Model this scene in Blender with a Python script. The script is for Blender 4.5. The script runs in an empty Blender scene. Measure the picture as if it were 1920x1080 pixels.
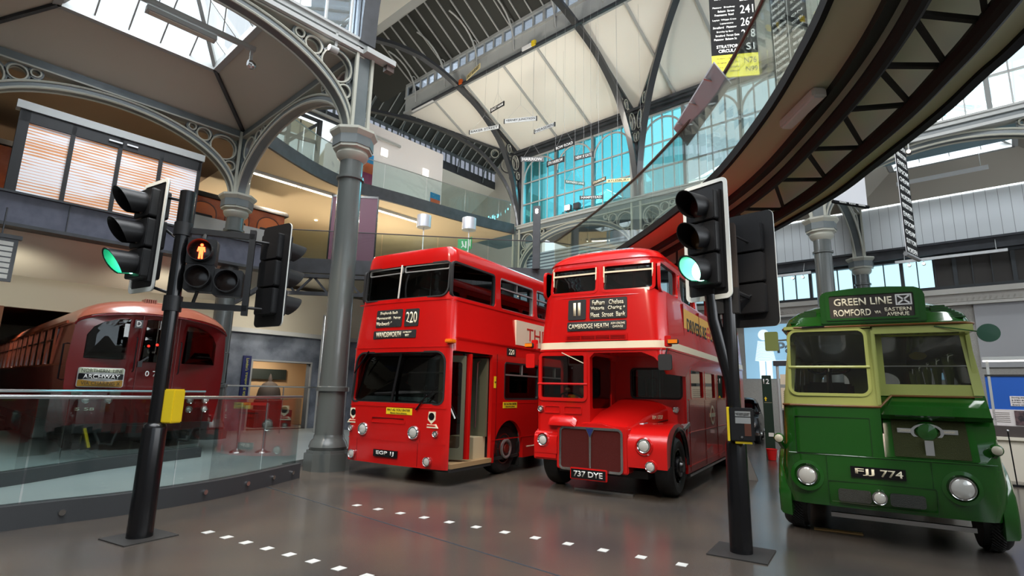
import bpy, bmesh, math, random
from mathutils import Matrix, Vector
SC = bpy.context.scene
COL = SC.collection
pi = math.pi
rad = math.radians

# ---------------- camera ----------------
def camera_axes():
    yaw, pitch, roll = rad(31.13), rad(10.784), rad(1.36)
    cy, sy = math.cos(yaw), math.sin(yaw)
    f = Vector((-sy*math.cos(pitch), cy*math.cos(pitch), math.sin(pitch)))
    r = Vector((cy, sy, 0)); u = r.cross(f)
    return r*math.cos(roll)+u*math.sin(roll), -r*math.sin(roll)+u*math.cos(roll), f
cam_d = bpy.data.cameras.new('camera'); cam = bpy.data.objects.new('camera', cam_d); COL.objects.link(cam)
_r, _u, _f = camera_axes()
_m = Matrix((_r, _u, -_f)).transposed().to_4x4(); _m.translation = (0, 0, 1.67)
cam.matrix_world = _m
cam_d.sensor_width = 36; cam_d.lens = 1013.34/1920*36; cam_d.clip_end = 300
SC.camera = cam

# ---------------- building frame ----------------
BA = rad(11.2); M0 = Vector((-9.2, 8.02, 0))
def wp(s, t, z=0):
    return Vector((M0.x+math.cos(BA)*s+math.sin(BA)*t, M0.y-math.sin(BA)*s+math.cos(BA)*t, z))

# ---------------- world and exposure ----------------
vs = SC.view_settings
SC.display_settings.display_device = 'sRGB'
vs.view_transform = 'Standard'; vs.look = 'None'; vs.gamma = 1; vs.use_curve_mapping = False
vs.exposure = 0.0
W = bpy.data.worlds.new('sky'); SC.world = W; W.use_nodes = True
_bg = W.node_tree.nodes['Background']; _bg.inputs[0].default_value = (0.86, 0.95, 1.0, 1); _bg.inputs[1].default_value = 1.35
SC.cycles.max_bounces = 10; SC.cycles.diffuse_bounces = 4; SC.cycles.glossy_bounces = 4
SC.cycles.transparent_max_bounces = 24; SC.cycles.transmission_bounces = 6
SC.cycles.caustics_reflective = False; SC.cycles.caustics_refractive = False
SC.cycles.sample_clamp_indirect = 4
SC.cycles.use_denoising = True

def aim(o, target):
    d = Vector(target)-o.location
    o.rotation_euler = d.to_track_quat('-Z', 'Y').to_euler()
def area_light(name, loc, target, sx, sy, power, color=(1, 1, 1), spread=180):
    l = bpy.data.lights.new(name, 'AREA'); l.shape = 'RECTANGLE'; l.size = sx; l.size_y = sy
    l.energy = power; l.color = color; l.spread = rad(spread)
    o = bpy.data.objects.new(name, l); COL.objects.link(o); o.location = loc; aim(o, target); return o
def spot_light(name, loc, target, power, color=(1, .86, .68), angle=40, blend=.5, r=.06):
    l = bpy.data.lights.new(name, 'SPOT'); l.energy = power; l.color = color; l.spot_size = rad(angle); l.spot_blend = blend
    l.shadow_soft_size = r
    o = bpy.data.objects.new(name, l); COL.objects.link(o); o.location = loc; aim(o, target); return o
# daylight: overcast sky just outside the roof glass
def sky(name, s, t, z, ts, tt, tz, sx, sy, p, c=(.9, .96, 1)):
    o = area_light(name, wp(s, t, z), wp(ts, tt, tz), sx, sy, p, c)
    return o
# daylight over the aisle skylights and the glazed near roof
sky('daylight_left_skylight', -3.3, -3.3, 12.6, -3.3, -3.3, 0, 3.4, 3.4, 1400)
for k, s in enumerate((3.3, 9.9)): sky('daylight_right_skylight', s, 15.2, 13.2, s, 19.5, 7.5, 3.4, 3.4, 2600)
sky('daylight_far_left_skylight', -3.3, 16.5, 12.6, -3.3, 16.5, 0, 3.2, 3.2, 900)
sky('daylight_transept', 8, -7.5, 16.5, 6, -4, 0, 14, 12, 4200, (1, .97, .93))
sky('daylight_nave_slope', 9, 1.0, 17.5, 5, 9, 8, 12, 4, 3300, (1, .97, .92))
sky('daylight_far_transept', -13.2, 14, 20.5, -13.2, 14, 0, 3, 8, 400)
sky('added_right_fill', 19, 3, 4.6, 8, 5, 6.2, 18, 6, 1500, (1, .98, .95))  # side light added to reach the bridge soffit and bus sides
# uplighter on the bridge washing the nave ceiling, and museum spotlights on the track
spot_light('uplight_bridge', wp(10.6, -1.0, 7.6), wp(1.0, 11.2, 14.6), 2600, (1, .95, .86), 62, .5, .12)
spot_light('uplight_gallery', wp(-3.5, 4.5, 9.0), wp(-5.5, 11.5, 14.5), 1400, (1, .94, .84), 120, .9, .8)
for x, y, tx, ty, tz, p, an in ((-6.5, -1.5, -7.3, 8.0, 2.3, 2100, 30), (-2.2, -1.0, -3.6, 9.2, 2.4, 2500, 30), (.6, -1.5, -.3, 8.0, 1.5, 2600, 13),
                            (-11.5, -2.0, -12.5, 6.0, 1.8, 150, 40)):
    spot_light('track_spot', (x, y, 9.0), (tx, ty, tz), p, (1, .84, .66), an, .5, .08)
# warm museum lighting on the gallery levels, plus unseen upward spots added to brighten the soffits
for s, t, z, p in ((-9.5, 2.5, 9.0, 150), (-9.5, 7.5, 9.0, 150), (-9.0, -4, 9.0, 120), (-10.2, 3.2, 2.9, 40)):
    l = area_light('gallery_downlight', wp(s, t, z), wp(s, t, 0), .5, .5, p, (1, .85, .66))
for s, t, z, p in ((-12.5, 2.0, 6.1, 330), (-10.5, 8.0, 6.1, 380), (-12.0, -7.5, 6.1, 120)):
    spot_light('added_soffit_fill', wp(s, t, z), wp(s+1, t, 9), p, (1, .86, .66), 150, .6, .2)
spot_light('added_mural_fill', wp(-6.9, 1.5, 5.0), wp(-9, 2.0, 1.8), 220, (1, .92, .82), 110, .7, .2)  # unseen spot added to lift the mural
spot_light('added_tunnel_fill', wp(-12, -4.2, 3.4), wp(-12, -4.4, 0), 60, (1, .7, .5), 150, .6, .2)  # weak unseen spot added so the tunnel is not black
for t in (-5.0, -1.5, 2.5): spot_light('added_plaster_fill', wp(-6.9, t, 3.7), wp(-9.3, t, 4.5), 75, (1, .93, .8), 140, .7, .2)  # unseen spots added to brighten the cream plaster


# ---------------- materials ----------------
MATS = {}
def mat(name, color, rough=.5, metal=0., coat=0., emit=None, es=0., spec=.5, noise=None, bump=None):
    if name in MATS: return MATS[name]
    m = bpy.data.materials.new(name); m.use_nodes = True; MATS[name] = m
    nt = m.node_tree; b = nt.nodes['Principled BSDF']
    b.inputs['Base Color'].default_value = (*color, 1); b.inputs['Roughness'].default_value = rough
    b.inputs['Metallic'].default_value = metal; b.inputs['Coat Weight'].default_value = coat
    b.inputs['Coat Roughness'].default_value = .04; b.inputs['Specular IOR Level'].default_value = spec
    if emit: b.inputs['Emission Color'].default_value = (*emit, 1); b.inputs['Emission Strength'].default_value = es
    if noise:   # (scale, second colour, low, high)
        tc = nt.nodes.new('ShaderNodeTexCoord'); n = nt.nodes.new('ShaderNodeTexNoise'); n.inputs['Scale'].default_value = noise[0]
        n.inputs['Detail'].default_value = 6
        r = nt.nodes.new('ShaderNodeValToRGB'); r.color_ramp.elements[0].color = (*color, 1); r.color_ramp.elements[1].color = (*noise[1], 1)
        r.color_ramp.elements[0].position = noise[2]; r.color_ramp.elements[1].position = noise[3]
        nt.links.new(tc.outputs['Object'], n.inputs['Vector']); nt.links.new(n.outputs['Fac'], r.inputs['Fac'])
        nt.links.new(r.outputs['Color'], b.inputs['Base Color'])
    if bump:
        tc = nt.nodes.new('ShaderNodeTexCoord'); n = nt.nodes.new('ShaderNodeTexNoise'); n.inputs['Scale'].default_value = bump[0]
        bp = nt.nodes.new('ShaderNodeBump'); bp.inputs['Strength'].default_value = bump[1]; bp.inputs['Distance'].default_value = .01
        nt.links.new(tc.outputs['Object'], n.inputs['Vector']); nt.links.new(n.outputs['Fac'], bp.inputs['Height'])
        nt.links.new(bp.outputs['Normal'], b.inputs['Normal'])
    return m
def glass(name, tint, refl=1.0, rough=0.0):
    """thin clear sheet: tinted see-through plus a mirror reflection that grows at grazing angles"""
    if name in MATS: return MATS[name]
    m = bpy.data.materials.new(name); m.use_nodes = True; MATS[name] = m
    nt = m.node_tree; nt.nodes.clear()
    out = nt.nodes.new('ShaderNodeOutputMaterial'); mx = nt.nodes.new('ShaderNodeMixShader')
    t = nt.nodes.new('ShaderNodeBsdfTransparent'); t.inputs[0].default_value = (*tint, 1)
    g = nt.nodes.new('ShaderNodeBsdfGlossy'); g.inputs['Roughness'].default_value = rough
    fr = nt.nodes.new('ShaderNodeFresnel'); fr.inputs[0].default_value = 1.5
    mu = nt.nodes.new('ShaderNodeMath'); mu.operation = 'MULTIPLY'; mu.inputs[1].default_value = refl
    nt.links.new(fr.outputs[0], mu.inputs[0]); nt.links.new(mu.outputs[0], mx.inputs[0])
    nt.links.new(t.outputs[0], mx.inputs[1]); nt.links.new(g.outputs[0], mx.inputs[2]); nt.links.new(mx.outputs[0], out.inputs[0])
    return m
def stripes(name, c1, c2, axis, period, frac, rough=.5, emit=0.):
    """repeating bands of c2 on c1 along an object axis (boards, slats, blinds)"""
    if name in MATS: return MATS[name]
    m = mat(name, c1, rough); nt = m.node_tree; b = nt.nodes['Principled BSDF']
    tc = nt.nodes.new('ShaderNodeTexCoord'); sp = nt.nodes.new('ShaderNodeSeparateXYZ')
    nt.links.new(tc.outputs['Object'], sp.inputs[0])
    d = nt.nodes.new('ShaderNodeMath'); d.operation = 'DIVIDE'; d.inputs[1].default_value = period
    nt.links.new(sp.outputs['xyz'.index(axis)], d.inputs[0])
    fr = nt.nodes.new('ShaderNodeMath'); fr.operation = 'FRACT'; nt.links.new(d.outputs[0], fr.inputs[0])
    l = nt.nodes.new('ShaderNodeMath'); l.operation = 'LESS_THAN'; l.inputs[1].default_value = frac; nt.links.new(fr.outputs[0], l.inputs[0])
    mx = nt.nodes.new('ShaderNodeMix'); mx.data_type = 'RGBA'; mx.inputs[6].default_value = (*c1, 1); mx.inputs[7].default_value = (*c2, 1)
    nt.links.new(l.outputs[0], mx.inputs[0]); nt.links.new(mx.outputs[2], b.inputs['Base Color'])
    if emit:
        nt.links.new(mx.outputs[2], b.inputs['Emission Color']); b.inputs['Emission Strength'].default_value = emit
    return m
def lin(r, g, b):
    f = lambda c: (c/255/12.92) if c <= 10 else ((c/255+.055)/1.055)**2.4
    return (f(r), f(g), f(b))

RED = mat('bus_red', (.52, .007, .006), .2, coat=.35)
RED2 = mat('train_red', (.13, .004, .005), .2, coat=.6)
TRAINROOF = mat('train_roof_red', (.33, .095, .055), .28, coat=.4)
CREAM = mat('cream_paint', (.82, .72, .52), .3)
GREEN = mat('coach_green', (.012, .085, .010), .12, coat=.8)
LGREEN = mat('coach_light_green', (.40, .44, .13), .2, coat=.6)
BLACK = mat('black_gloss', (.006, .006, .007), .22)
BLACKM = mat('black_matt', (.012, .012, .013), .6)
RUBBER = mat('rubber', (.010, .010, .010), .55, bump=(60, .2))
DARK = mat('dark_interior', (.018, .016, .015), .7)
CHROME = mat('chrome', (.75, .75, .75), .12, 1.)
STEEL = mat('brushed_steel', (.5, .5, .5), .3, 1.)
ALU = mat('satin_aluminium', (.55, .55, .54), .4, .8)
WHITE = mat('white_paint', (.8, .8, .8), .5)
TEXTC = mat('lettering_cream', (.85, .78, .58), .5)
TEXTW = mat('lettering_white', (.72, .72, .70), .5)
TEXTK = mat('lettering_black', (.01, .01, .01), .5)
TEXTR = mat('lettering_red', (.5, .03, .02), .5)
YELLOW = mat('yellow_sign', (.85, .62, .02), .4)
AMBER = mat('amber_lens', (.8, .20, .01), .2)
LENS = mat('headlamp_glass', (.72, .72, .68), .12, .35, coat=1.)
GLASS = glass('window_glass', (.80, .82, .80), 1.6)
GLASSD = glass('vehicle_glass', (.66, .68, .66), 1.8)
RAILG = glass('balustrade_glass', (.84, .90, .89), .55)
IRON = mat('grey_green_iron', lin(104, 111, 112), .38, noise=(2.5, lin(94, 102, 104), .35, .7))
IRONL = mat('pale_iron_trim', lin(172, 172, 160), .42)
IRONG = mat('light_grey_beam', lin(168, 170, 168), .45)
SHAFT = mat('column_grey', lin(86, 90, 88), .25, coat=.3)
SLATE = mat('dark_roof_boards', (.030, .032, .028), .7)
NAVE = mat('nave_ceiling_white', lin(236, 232, 222), .7)
AISLE = mat('aisle_ceiling_cream', lin(188, 180, 166), .7)
TAN = mat('soffit_tan', lin(222, 204, 172), .6)
SOFF = mat('bridge_soffit', lin(212, 214, 188), .7, spec=.2)
DKST = mat('dark_steel', lin(58, 60, 64), .45, noise=(3, lin(46, 47, 50), .4, .7))
PLAST = mat('cream_plaster', lin(196, 190, 172), .7)
PURPLE = mat('purple_banner', lin(88, 38, 62), .5)

# ---------------- mesh kit ----------------
class MB:
    def __init__(s): s.v = []; s.f = []; s.k = []; s.mats = []
    def mi(s, m):
        if m not in s.mats: s.mats.append(m)
        return s.mats.index(m)
    def add(s, vs_, fs, m=None, X=None):
        o = len(s.v); k = s.mi(m)
        s.v += [(X @ Vector(p)) if X else Vector(p) for p in vs_]
        s.f += [tuple(i+o for i in q) for q in fs]; s.k += [k]*len(fs); return s
    def box(s, x0, x1, y0, y1, z0, z1, m=None, X=None):
        v = [(x, y, z) for z in (z0, z1) for y in (y0, y1) for x in (x0, x1)]
        return s.add(v, [(0, 2, 3, 1), (4, 5, 7, 6), (0, 1, 5, 4), (1, 3, 7, 5), (3, 2, 6, 7), (2, 0, 4, 6)], m, X)
    def rings(s, R, m=None, X=None, cap=True, closed=False):
        n = len(R[0]); v = [p for r in R for p in r]; f = []
        for i in range(len(R)-1 if not closed else len(R)):
            a, b = i*n, ((i+1) % len(R))*n
            for j in range(n): f.append((a+j, a+(j+1) % n, b+(j+1) % n, b+j))
        if cap and not closed: f += [tuple(range(n-1, -1, -1)), tuple(range((len(R)-1)*n, len(R)*n))]
        return s.add(v, f, m, X)
    def prism(s, P, axis, a, b, m=None, X=None):
        q = {'x': lambda p, h: (h, p[0], p[1]), 'y': lambda p, h: (p[0], h, p[1]), 'z': lambda p, h: (p[0], p[1], h)}[axis]
        return s.rings([[q(p, a) for p in P], [q(p, b) for p in P]], m, X)
    def frame(s, Po, Pi, axis, a, b, m=None, X=None):
        q = {'x': lambda p, h: (h, p[0], p[1]), 'y': lambda p, h: (p[0], h, p[1]), 'z': lambda p, h: (p[0], p[1], h)}[axis]
        return s.rings([[q(p, a) for p in Po], [q(p, b) for p in Po], [q(p, b) for p in Pi], [q(p, a) for p in Pi]], m, X, closed=True)
    def tube(s, pts, r, n=8, m=None, X=None, closed=False):
        P = [Vector(p) for p in pts]; R = []; N = len(P); up = None
        rr = r if isinstance(r, (list, tuple)) else [r]*N
        for i, p in enumerate(P):
            a = P[i-1] if (i > 0 or closed) else p; b = P[(i+1) % N] if (i < N-1 or closed) else p
            d = (b-a).normalized()
            if up is None: up = Vector((0, 0, 1)) if abs(d.z) < .9 else Vector((1, 0, 0))
            e = d.cross(up)
            if e.length < 1e-4: e = d.orthogonal()
            e.normalize(); g = e.cross(d); up = g
            R.append([p+(e*math.cos(2*pi*j/n)+g*math.sin(2*pi*j/n))*rr[i] for j in range(n)])
        return s.rings(R, m, X, closed=closed)
    def bar(s, p, q, w, h, m=None, X=None):
        p, q = Vector(p), Vector(q); d = (q-p).normalized()
        e = d.cross(Vector((0, 0, 1)));  e = e.normalized() if e.length > 1e-3 else Vector((1, 0, 0)); g = e.cross(d)
        c = [(-w/2, -h/2), (w/2, -h/2), (w/2, h/2), (-w/2, h/2)]
        return s.rings([[p+e*a+g*b for a, b in c], [q+e*a+g*b for a, b in c]], m, X)
    def lathe(s, prof, n=20, c=(0, 0, 0), axis='z', m=None, X=None):
        R = []
        for r, h in prof:
            ring = []
            for j in range(n):
                a = 2*pi*j/n; x, y = r*math.cos(a), r*math.sin(a)
                ring.append({'z': (c[0]+x, c[1]+y, c[2]+h), 'y': (c[0]+x, c[1]+h, c[2]+y), 'x': (c[0]+h, c[1]+x, c[2]+y)}[axis])
            R.append(ring)
        return s.rings(R, m, X)
    def sphere(s, c, r, m=None, X=None, n=14, k=8, sz=(1, 1, 1)):
        R = []
        for i in range(1, k):
            a = pi*i/k-pi/2
            R.append([(c[0]+sz[0]*r*math.cos(a)*math.cos(2*pi*j/n), c[1]+sz[1]*r*math.cos(a)*math.sin(2*pi*j/n), c[2]+sz[2]*r*math.sin(a)) for j in range(n)])
        return s.rings(R, m, X)
    def patch(s, P, fn, thick, m=None, rings=4):
        """outline P (x,z) laid on the surface y=fn(x,z), with thickness"""
        cx = sum(p[0] for p in P)/len(P); cz = sum(p[1] for p in P)/len(P); n = len(P)
        v = []; f = []
        for o in (0, thick):
            for k in range(rings, 0, -1):
                for p in P:
                    x = cx+(p[0]-cx)*k/rings; z = cz+(p[1]-cz)*k/rings; v.append((x, fn(x, z)+o, z))
            v.append((cx, fn(cx, cz)+o, cz))
        h = n*rings+1
        for side in (0, 1):
            b = side*h
            for k in range(rings-1):
                for j in range(n):
                    q = (b+k*n+j, b+k*n+(j+1) % n, b+(k+1)*n+(j+1) % n, b+(k+1)*n+j); f.append(q if side == 0 else q[::-1])
            for j in range(n):
                q = (b+(rings-1)*n+j, b+(rings-1)*n+(j+1) % n, b+h-1); f.append(q if side == 0 else q[::-1])
        for j in range(n): f.append((j, h+j, h+(j+1) % n, (j+1) % n))
        return s.add(v, f, m)
    def mesh(s, name, smooth=35, bevel=0):
        me = bpy.data.meshes.new(name); me.from_pydata([tuple(p) for p in s.v], [], s.f)
        for m in s.mats: me.materials.append(m or WHITE)
        me.polygons.foreach_set('material_index', s.k)
        bm = bmesh.new(); bm.from_mesh(me); bmesh.ops.recalc_face_normals(bm, faces=bm.faces)
        if bevel:
            es = [e for e in bm.edges if len(e.link_faces) == 2 and e.calc_face_angle(0) > .6]
            bmesh.ops.bevel(bm, geom=es, offset=bevel, segments=2, affect='EDGES', clamp_overlap=True)
        bm.to_mesh(me); bm.free()
        if smooth:
            me.polygons.foreach_set('use_smooth', [True]*len(me.polygons)); me.set_sharp_from_angle(angle=rad(smooth))
        return me
    def build(s, name, parent=None, loc=None, rot=None, smooth=35, bevel=0, st=False, cut=None, **tags):
        me = s.mesh(name, smooth, bevel)
        o = bpy.data.objects.new(name, me); COL.objects.link(o)
        if cut: carve(o, cut, smooth)
        if parent: o.parent = parent
        if st: o.location = M0; o.rotation_euler = (0, 0, -BA)
        if loc is not None: o.location = loc
        if rot is not None: o.rotation_euler = rot
        for k, v in tags.items(): o[k] = v
        return o
def carve(o, cut, smooth=35, op='DIFFERENCE'):
    c = bpy.data.objects.new('cutter', cut.mesh('cutter', 0)); COL.objects.link(c)
    md = o.modifiers.new('b', 'BOOLEAN'); md.object = c; md.operation = op; md.solver = 'EXACT'; md.use_self = True
    dg = bpy.context.evaluated_depsgraph_get()
    me = bpy.data.meshes.new_from_object(o.evaluated_get(dg)); o.modifiers.clear(); old = o.data; o.data = me; me.name = old.name
    bpy.data.objects.remove(c); bpy.data.meshes.remove(old)
    if smooth:
        me.polygons.foreach_set('use_smooth', [True]*len(me.polygons)); me.set_sharp_from_angle(angle=rad(smooth))
def rr(x0, x1, y0, y1, r=.05, n=5):
    if not isinstance(r, (list, tuple)): r = [r]*4
    P = []
    for (cx, cy, a0, q) in ((x1-r[0], y1-r[0], 0, r[0]), (x0+r[1], y1-r[1], 90, r[1]), (x0+r[2], y0+r[2], 180, r[2]), (x1-r[3], y0+r[3], 270, r[3])):
        for i in range(n+1):
            a = rad(a0+90*i/n); P.append((cx+q*math.cos(a), cy+q*math.sin(a)))
    return P
def grow(P, d):
    """offset a convex outline outwards"""
    n = len(P); A = sum(P[i][0]*P[(i+1) % n][1]-P[(i+1) % n][0]*P[i][1] for i in range(n)); sg = 1 if A > 0 else -1
    Q = []
    for i in range(n):
        a, b = Vector(P[i-1]), Vector(P[(i+1) % n]); t = b-a
        if t.length < 1e-9: Q.append(P[i]); continue
        t.normalize(); Q.append((P[i][0]+t.y*d*sg, P[i][1]-t.x*d*sg))
    return Q
def circ(cx, cy, r, n=24, ry=None): return [(cx+r*math.cos(2*pi*i/n), cy+(ry or r)*math.sin(2*pi*i/n)) for i in range(n)]
def empty(name, loc, label=None, cat=None, group=None, rz=0, kind=None, parent=None):
    o = bpy.data.objects.new(name, None); COL.objects.link(o); o.location = loc; o.rotation_euler = (0, 0, rz); o.empty_display_size = .2
    if label: o['label'] = label
    if cat: o['category'] = cat
    if group: o['group'] = group
    if kind: o['kind'] = kind
    if parent: o.parent = parent
    return o
def tag(o, label, cat, group=None):
    o['label'] = label; o['category'] = cat
    if group: o['group'] = group
    return o
def copy_tree(o, parent=None):
    c = o.copy(); COL.objects.link(c); c.parent = parent
    for ch in list(o.children): copy_tree(ch, c)
    return c
FRONT = Matrix.Rotation(pi/2, 4, 'X')                              # text facing -Y
SIDE = Matrix.Rotation(pi/2, 4, 'Z') @ Matrix.Rotation(pi/2, 4, 'X')  # text facing +X
_tc = {}
def text(body, m, parent, at, w=None, h=.1, X=FRONT, bold=.0, align='c', name='lettering', depth=.004, **tags):
    """raised lettering: h = cap height in metres, w = fitted width, at = centre (or left end) of the baseline box"""
    cu = bpy.data.curves.new('t', 'FONT'); cu.body = body; cu.size = 1; cu.extrude = .0; cu.offset = bold; cu.resolution_u = 3
    cu.align_x = {'c': 'CENTER', 'l': 'LEFT', 'r': 'RIGHT'}[align]; cu.space_line = .95
    o = bpy.data.objects.new('t', cu); COL.objects.link(o)
    dg = bpy.context.evaluated_depsgraph_get(); me = bpy.data.meshes.new_from_object(o.evaluated_get(dg))
    bpy.data.objects.remove(o); bpy.data.curves.remove(cu)
    if not len(me.vertices): return None
    xs = [v.co.x for v in me.vertices]; ys = [v.co.y for v in me.vertices]
    sy = h/max(.01, max(ys)-min(ys)); sx = (w/max(.01, max(xs)-min(xs))) if w else sy
    cx = {'c': (max(xs)+min(xs))/2, 'l': min(xs), 'r': max(xs)}[align]; cyy = (max(ys)+min(ys))/2
    me.transform(Matrix.Translation(Vector(at)) @ X @ Matrix.Diagonal((sx, sy, 1, 1)) @ Matrix.Translation((-cx, -cyy, 0)))
    me.materials.clear(); me.materials.append(m); me.name = name
    bm = bmesh.new(); bm.from_mesh(me)
    g = bmesh.ops.extrude_face_region(bm, geom=bm.faces[:]); d = X.to_3x3() @ Vector((0, 0, depth))
    bmesh.ops.translate(bm, verts=[e for e in g['geom'] if isinstance(e, bmesh.types.BMVert)], vec=d)
    bm.to_mesh(me); bm.free()
    ob = bpy.data.objects.new(name, me); COL.objects.link(ob); ob.parent = parent
    for k, v in tags.items(): ob[k] = v
    return ob

# ================= SETTING =================
def stc(name, mb, smooth=35, cut=None, **k):
    return mb.build(name, st=True, smooth=smooth, cut=cut, kind='structure', **k)
FLOOR = mat('polished_concrete', lin(72, 68, 65), .22, noise=(.7, lin(94, 84, 73), .35, .72), spec=.55)
_nt = FLOOR.node_tree; _b = _nt.nodes['Principled BSDF']
_n = _nt.nodes.new('ShaderNodeTexNoise'); _n.inputs['Scale'].default_value = 1.7; _n.inputs['Detail'].default_value = 8
_r = _nt.nodes.new('ShaderNodeMapRange'); _r.inputs[1].default_value = .3; _r.inputs[2].default_value = .7; _r.inputs[3].default_value = .14; _r.inputs[4].default_value = .34
_nt.links.new(_n.outputs['Fac'], _r.inputs[0]); _nt.links.new(_r.outputs[0], _b.inputs['Roughness'])
stc('floor', MB().box(-26, 17, -15, 21, -.3, 0, FLOOR))
# saw-cut joint in the slab
def qbar(mb, p, q, w, z0, z1, m):
    p, q = Vector(p), Vector(q); d = (q-p).normalized(); e = Vector((-d.y, d.x))*w/2
    return mb.rings([[(*(p-e), z0), (*(p+e), z0), (*(p+e), z1), (*(p-e), z1)], [(*(q-e), z0), (*(q+e), z0), (*(q+e), z1), (*(q-e), z1)]], m)
JOINT = mat('floor_joint', lin(52, 60, 66), .5)
qbar(MB(), (-8.36, 6.06), (-1.2, 4.66), .025, -.01, .0015, JOINT).build('trim_1', kind='structure')
BRICK = mat('grey_brick', lin(168, 165, 158), .8)
_nt = BRICK.node_tree; _b = _nt.nodes['Principled BSDF']; _t = _nt.nodes.new('ShaderNodeTexBrick'); _c = _nt.nodes.new('ShaderNodeTexCoord')
_mp = _nt.nodes.new('ShaderNodeMapping'); _mp.inputs['Rotation'].default_value = (pi/2, 0, 0); _mp.inputs['Scale'].default_value = (3.3, 3.3, 3.3)
_t.inputs['Color1'].default_value = (*lin(172, 169, 161), 1); _t.inputs['Color2'].default_value = (*lin(156, 153, 147), 1); _t.inputs['Mortar'].default_value = (*lin(140, 137, 132), 1)
_nt.links.new(_c.outputs['Object'], _mp.inputs[0]); _nt.links.new(_mp.outputs[0], _t.inputs['Vector']); _nt.links.new(_t.outputs['Color'], _b.inputs['Base Color'])

# ---- far wall (t = 20) : brick, cornice, window band, boarding ----
stc('wall_far', MB().box(-7, 17, 20.0, 20.3, 0, 5.2, BRICK))
STONE = mat('painted_stone', lin(190, 186, 178), .6)
c = MB().box(-7, 17, 19.75, 20.3, 5.2, 5.3, STONE).box(-7, 17, 19.85, 20.3, 5.3, 5.85, STONE).box(-7, 17, 19.68, 20.3, 5.62, 5.72, STONE)
for i in range(150): c.prism([(-7+i*.16, 5.33), (-7+i*.16+.15, 5.33), (-7+i*.16+.075, 5.46)], 'y', 19.8, 19.86, STONE)
stc('trim_2', c)
WDK = mat('dark_window_bar', lin(50, 54, 57), .5)
CYG = glass('cyan_glass', (.34, .80, .90), .6); BLG = glass('pale_blue_glass', (.90, .98, 1.0), .4)
wf = MB().box(-7, 17, 19.95, 20.2, 5.85, 5.98, WDK).box(-7, 17, 19.95, 20.2, 7.1, 7.25, WDK)
for i in range(36): wf.box(-7+i*.55, -7+i*.55+(.12 if i % 3 == 0 else .03), 19.98, 20.12, 5.98, 7.1, WDK)
w = stc('window_1', wf)
MB().box(-7, 8.9, 20.08, 20.1, 5.95, 7.12, glass('wired_glass', (.80, .96, 1.0), .4)).build('pane', w)
MB().box(8.9, 17, 20.05, 20.12, 5.95, 7.12, mat('blacked_window', lin(44, 40, 36), .45)).build('blackout_panel', w)
stc('trim_3', MB().box(-7, 17, 19.7, 20.3, 7.2, 7.62, DKST).box(-7, 17, 19.6, 20.3, 7.56, 7.64, DKST))
BOARD = stripes('white_boarding', lin(222, 226, 228), lin(150, 154, 156), 'x', .335, .05, .5)
stc('wall_far_boarding', MB().box(-7, 17, 19.9, 20.3, 7.62, 9.62, BOARD))

# ---- aisle ceilings : hipped bays round a glazed lantern ----
SKYG = glass('skylight_glass', (.97, .98, 1), .3)
def hip_bay(n, s0, t0, m, L=6.6, z0=9.5, z1=10.4, k=1.55, warm=False):
    s1, t1 = s0+L, t0+L
    o = [(s0, t0, z0), (s1, t0, z0), (s1, t1, z0), (s0, t1, z0)]; i = [(s0+k, t0+k, z1), (s1-k, t0+k, z1), (s1-k, t1-k, z1), (s0+k, t1-k, z1)]
    up = Vector((0, 0, .08))
    mb = MB().rings([[Vector(p)for p in o], [Vector(p) for p in i], [Vector(p)+up for p in i], [Vector(p)+up for p in o]], m, closed=True)
    c = stc('ceiling_aisle', mb, smooth=0)
    g = MB(); q = i
    for a, b in ((0, 1), (1, 2), (2, 3), (3, 0)):
        g.bar(Vector(q[a])+Vector((0, 0, .02)), Vector(q[b])+Vector((0, 0, .02)), .16, .2, IRONG)
    ra, rb = (s0+L/2, t0+k+1.3, z1+1.25), (s0+L/2, t1-k-1.3, z1+1.25)
    for p, e in ((q[0], ra), (q[1], ra), (q[2], rb), (q[3], rb), (ra, rb)): g.bar(p, e, .1, .12, IRONG)
    for j in range(1, 5):
        f = j/5; tt = t0+k+(L-2*k)*f
        for sd in (0, 1):
            e = Vector(q[0]).lerp(Vector(q[3]), f) if sd == 0 else Vector(q[1]).lerp(Vector(q[2]), f)
            tr = min(max(tt, ra[1]), rb[1]); d = abs(tt-tr); zz = z1+1.25*(1-d/1.3) if d else z1+1.25
            xx = e.x+(ra[0]-e.x)*((zz-z1)/1.25)
            g.bar(e, (xx, tt, zz), .035, .05, IRONG)
    for j in range(1, 4):
        f = j/4; ss = s0+k+(L-2*k)*f
        for y, r in ((q[0][1], ra), (q[2][1], rb)):
            k2 = 1-abs(ss-ra[0])/(L/2-k)
            g.bar((ss, y, z1), (ss, y+(r[1]-y)*k2, z1+1.25*k2), .03, .05, IRONG)
    fr = stc('window_%d' % n, g)
    G = MB(); V = [Vector(p)+Vector((0, 0, .06)) for p in q]+[Vector(ra)+Vector((0, 0, .06)), Vector(rb)+Vector((0, 0, .06))]
    G.add(V, [(0, 1, 4), (1, 2, 5, 4), (2, 3, 5), (3, 0, 4, 5)], SKYG); G.build('pane', fr, smooth=0)
hip_bay(2, -6.6, -6.6, AISLE)
hip_bay(3, 0, 13.2, AISLE); hip_bay(4, 6.6, 13.2, AISLE); hip_bay(15, -6.6, 13.2, AISLE)
# hip rafters of the left bay
c = MB()
for a, b in (((-6.6, 0), (-5.05, -1.55)), ((0, 0), (-1.55, -1.55)), ((-6.6, -6.6), (-5.05, -5.05))):
    c.bar((a[0], a[1], 9.45), (b[0], b[1], 10.36), .09, .12, DKST)
stc('trim_4', c)

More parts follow.
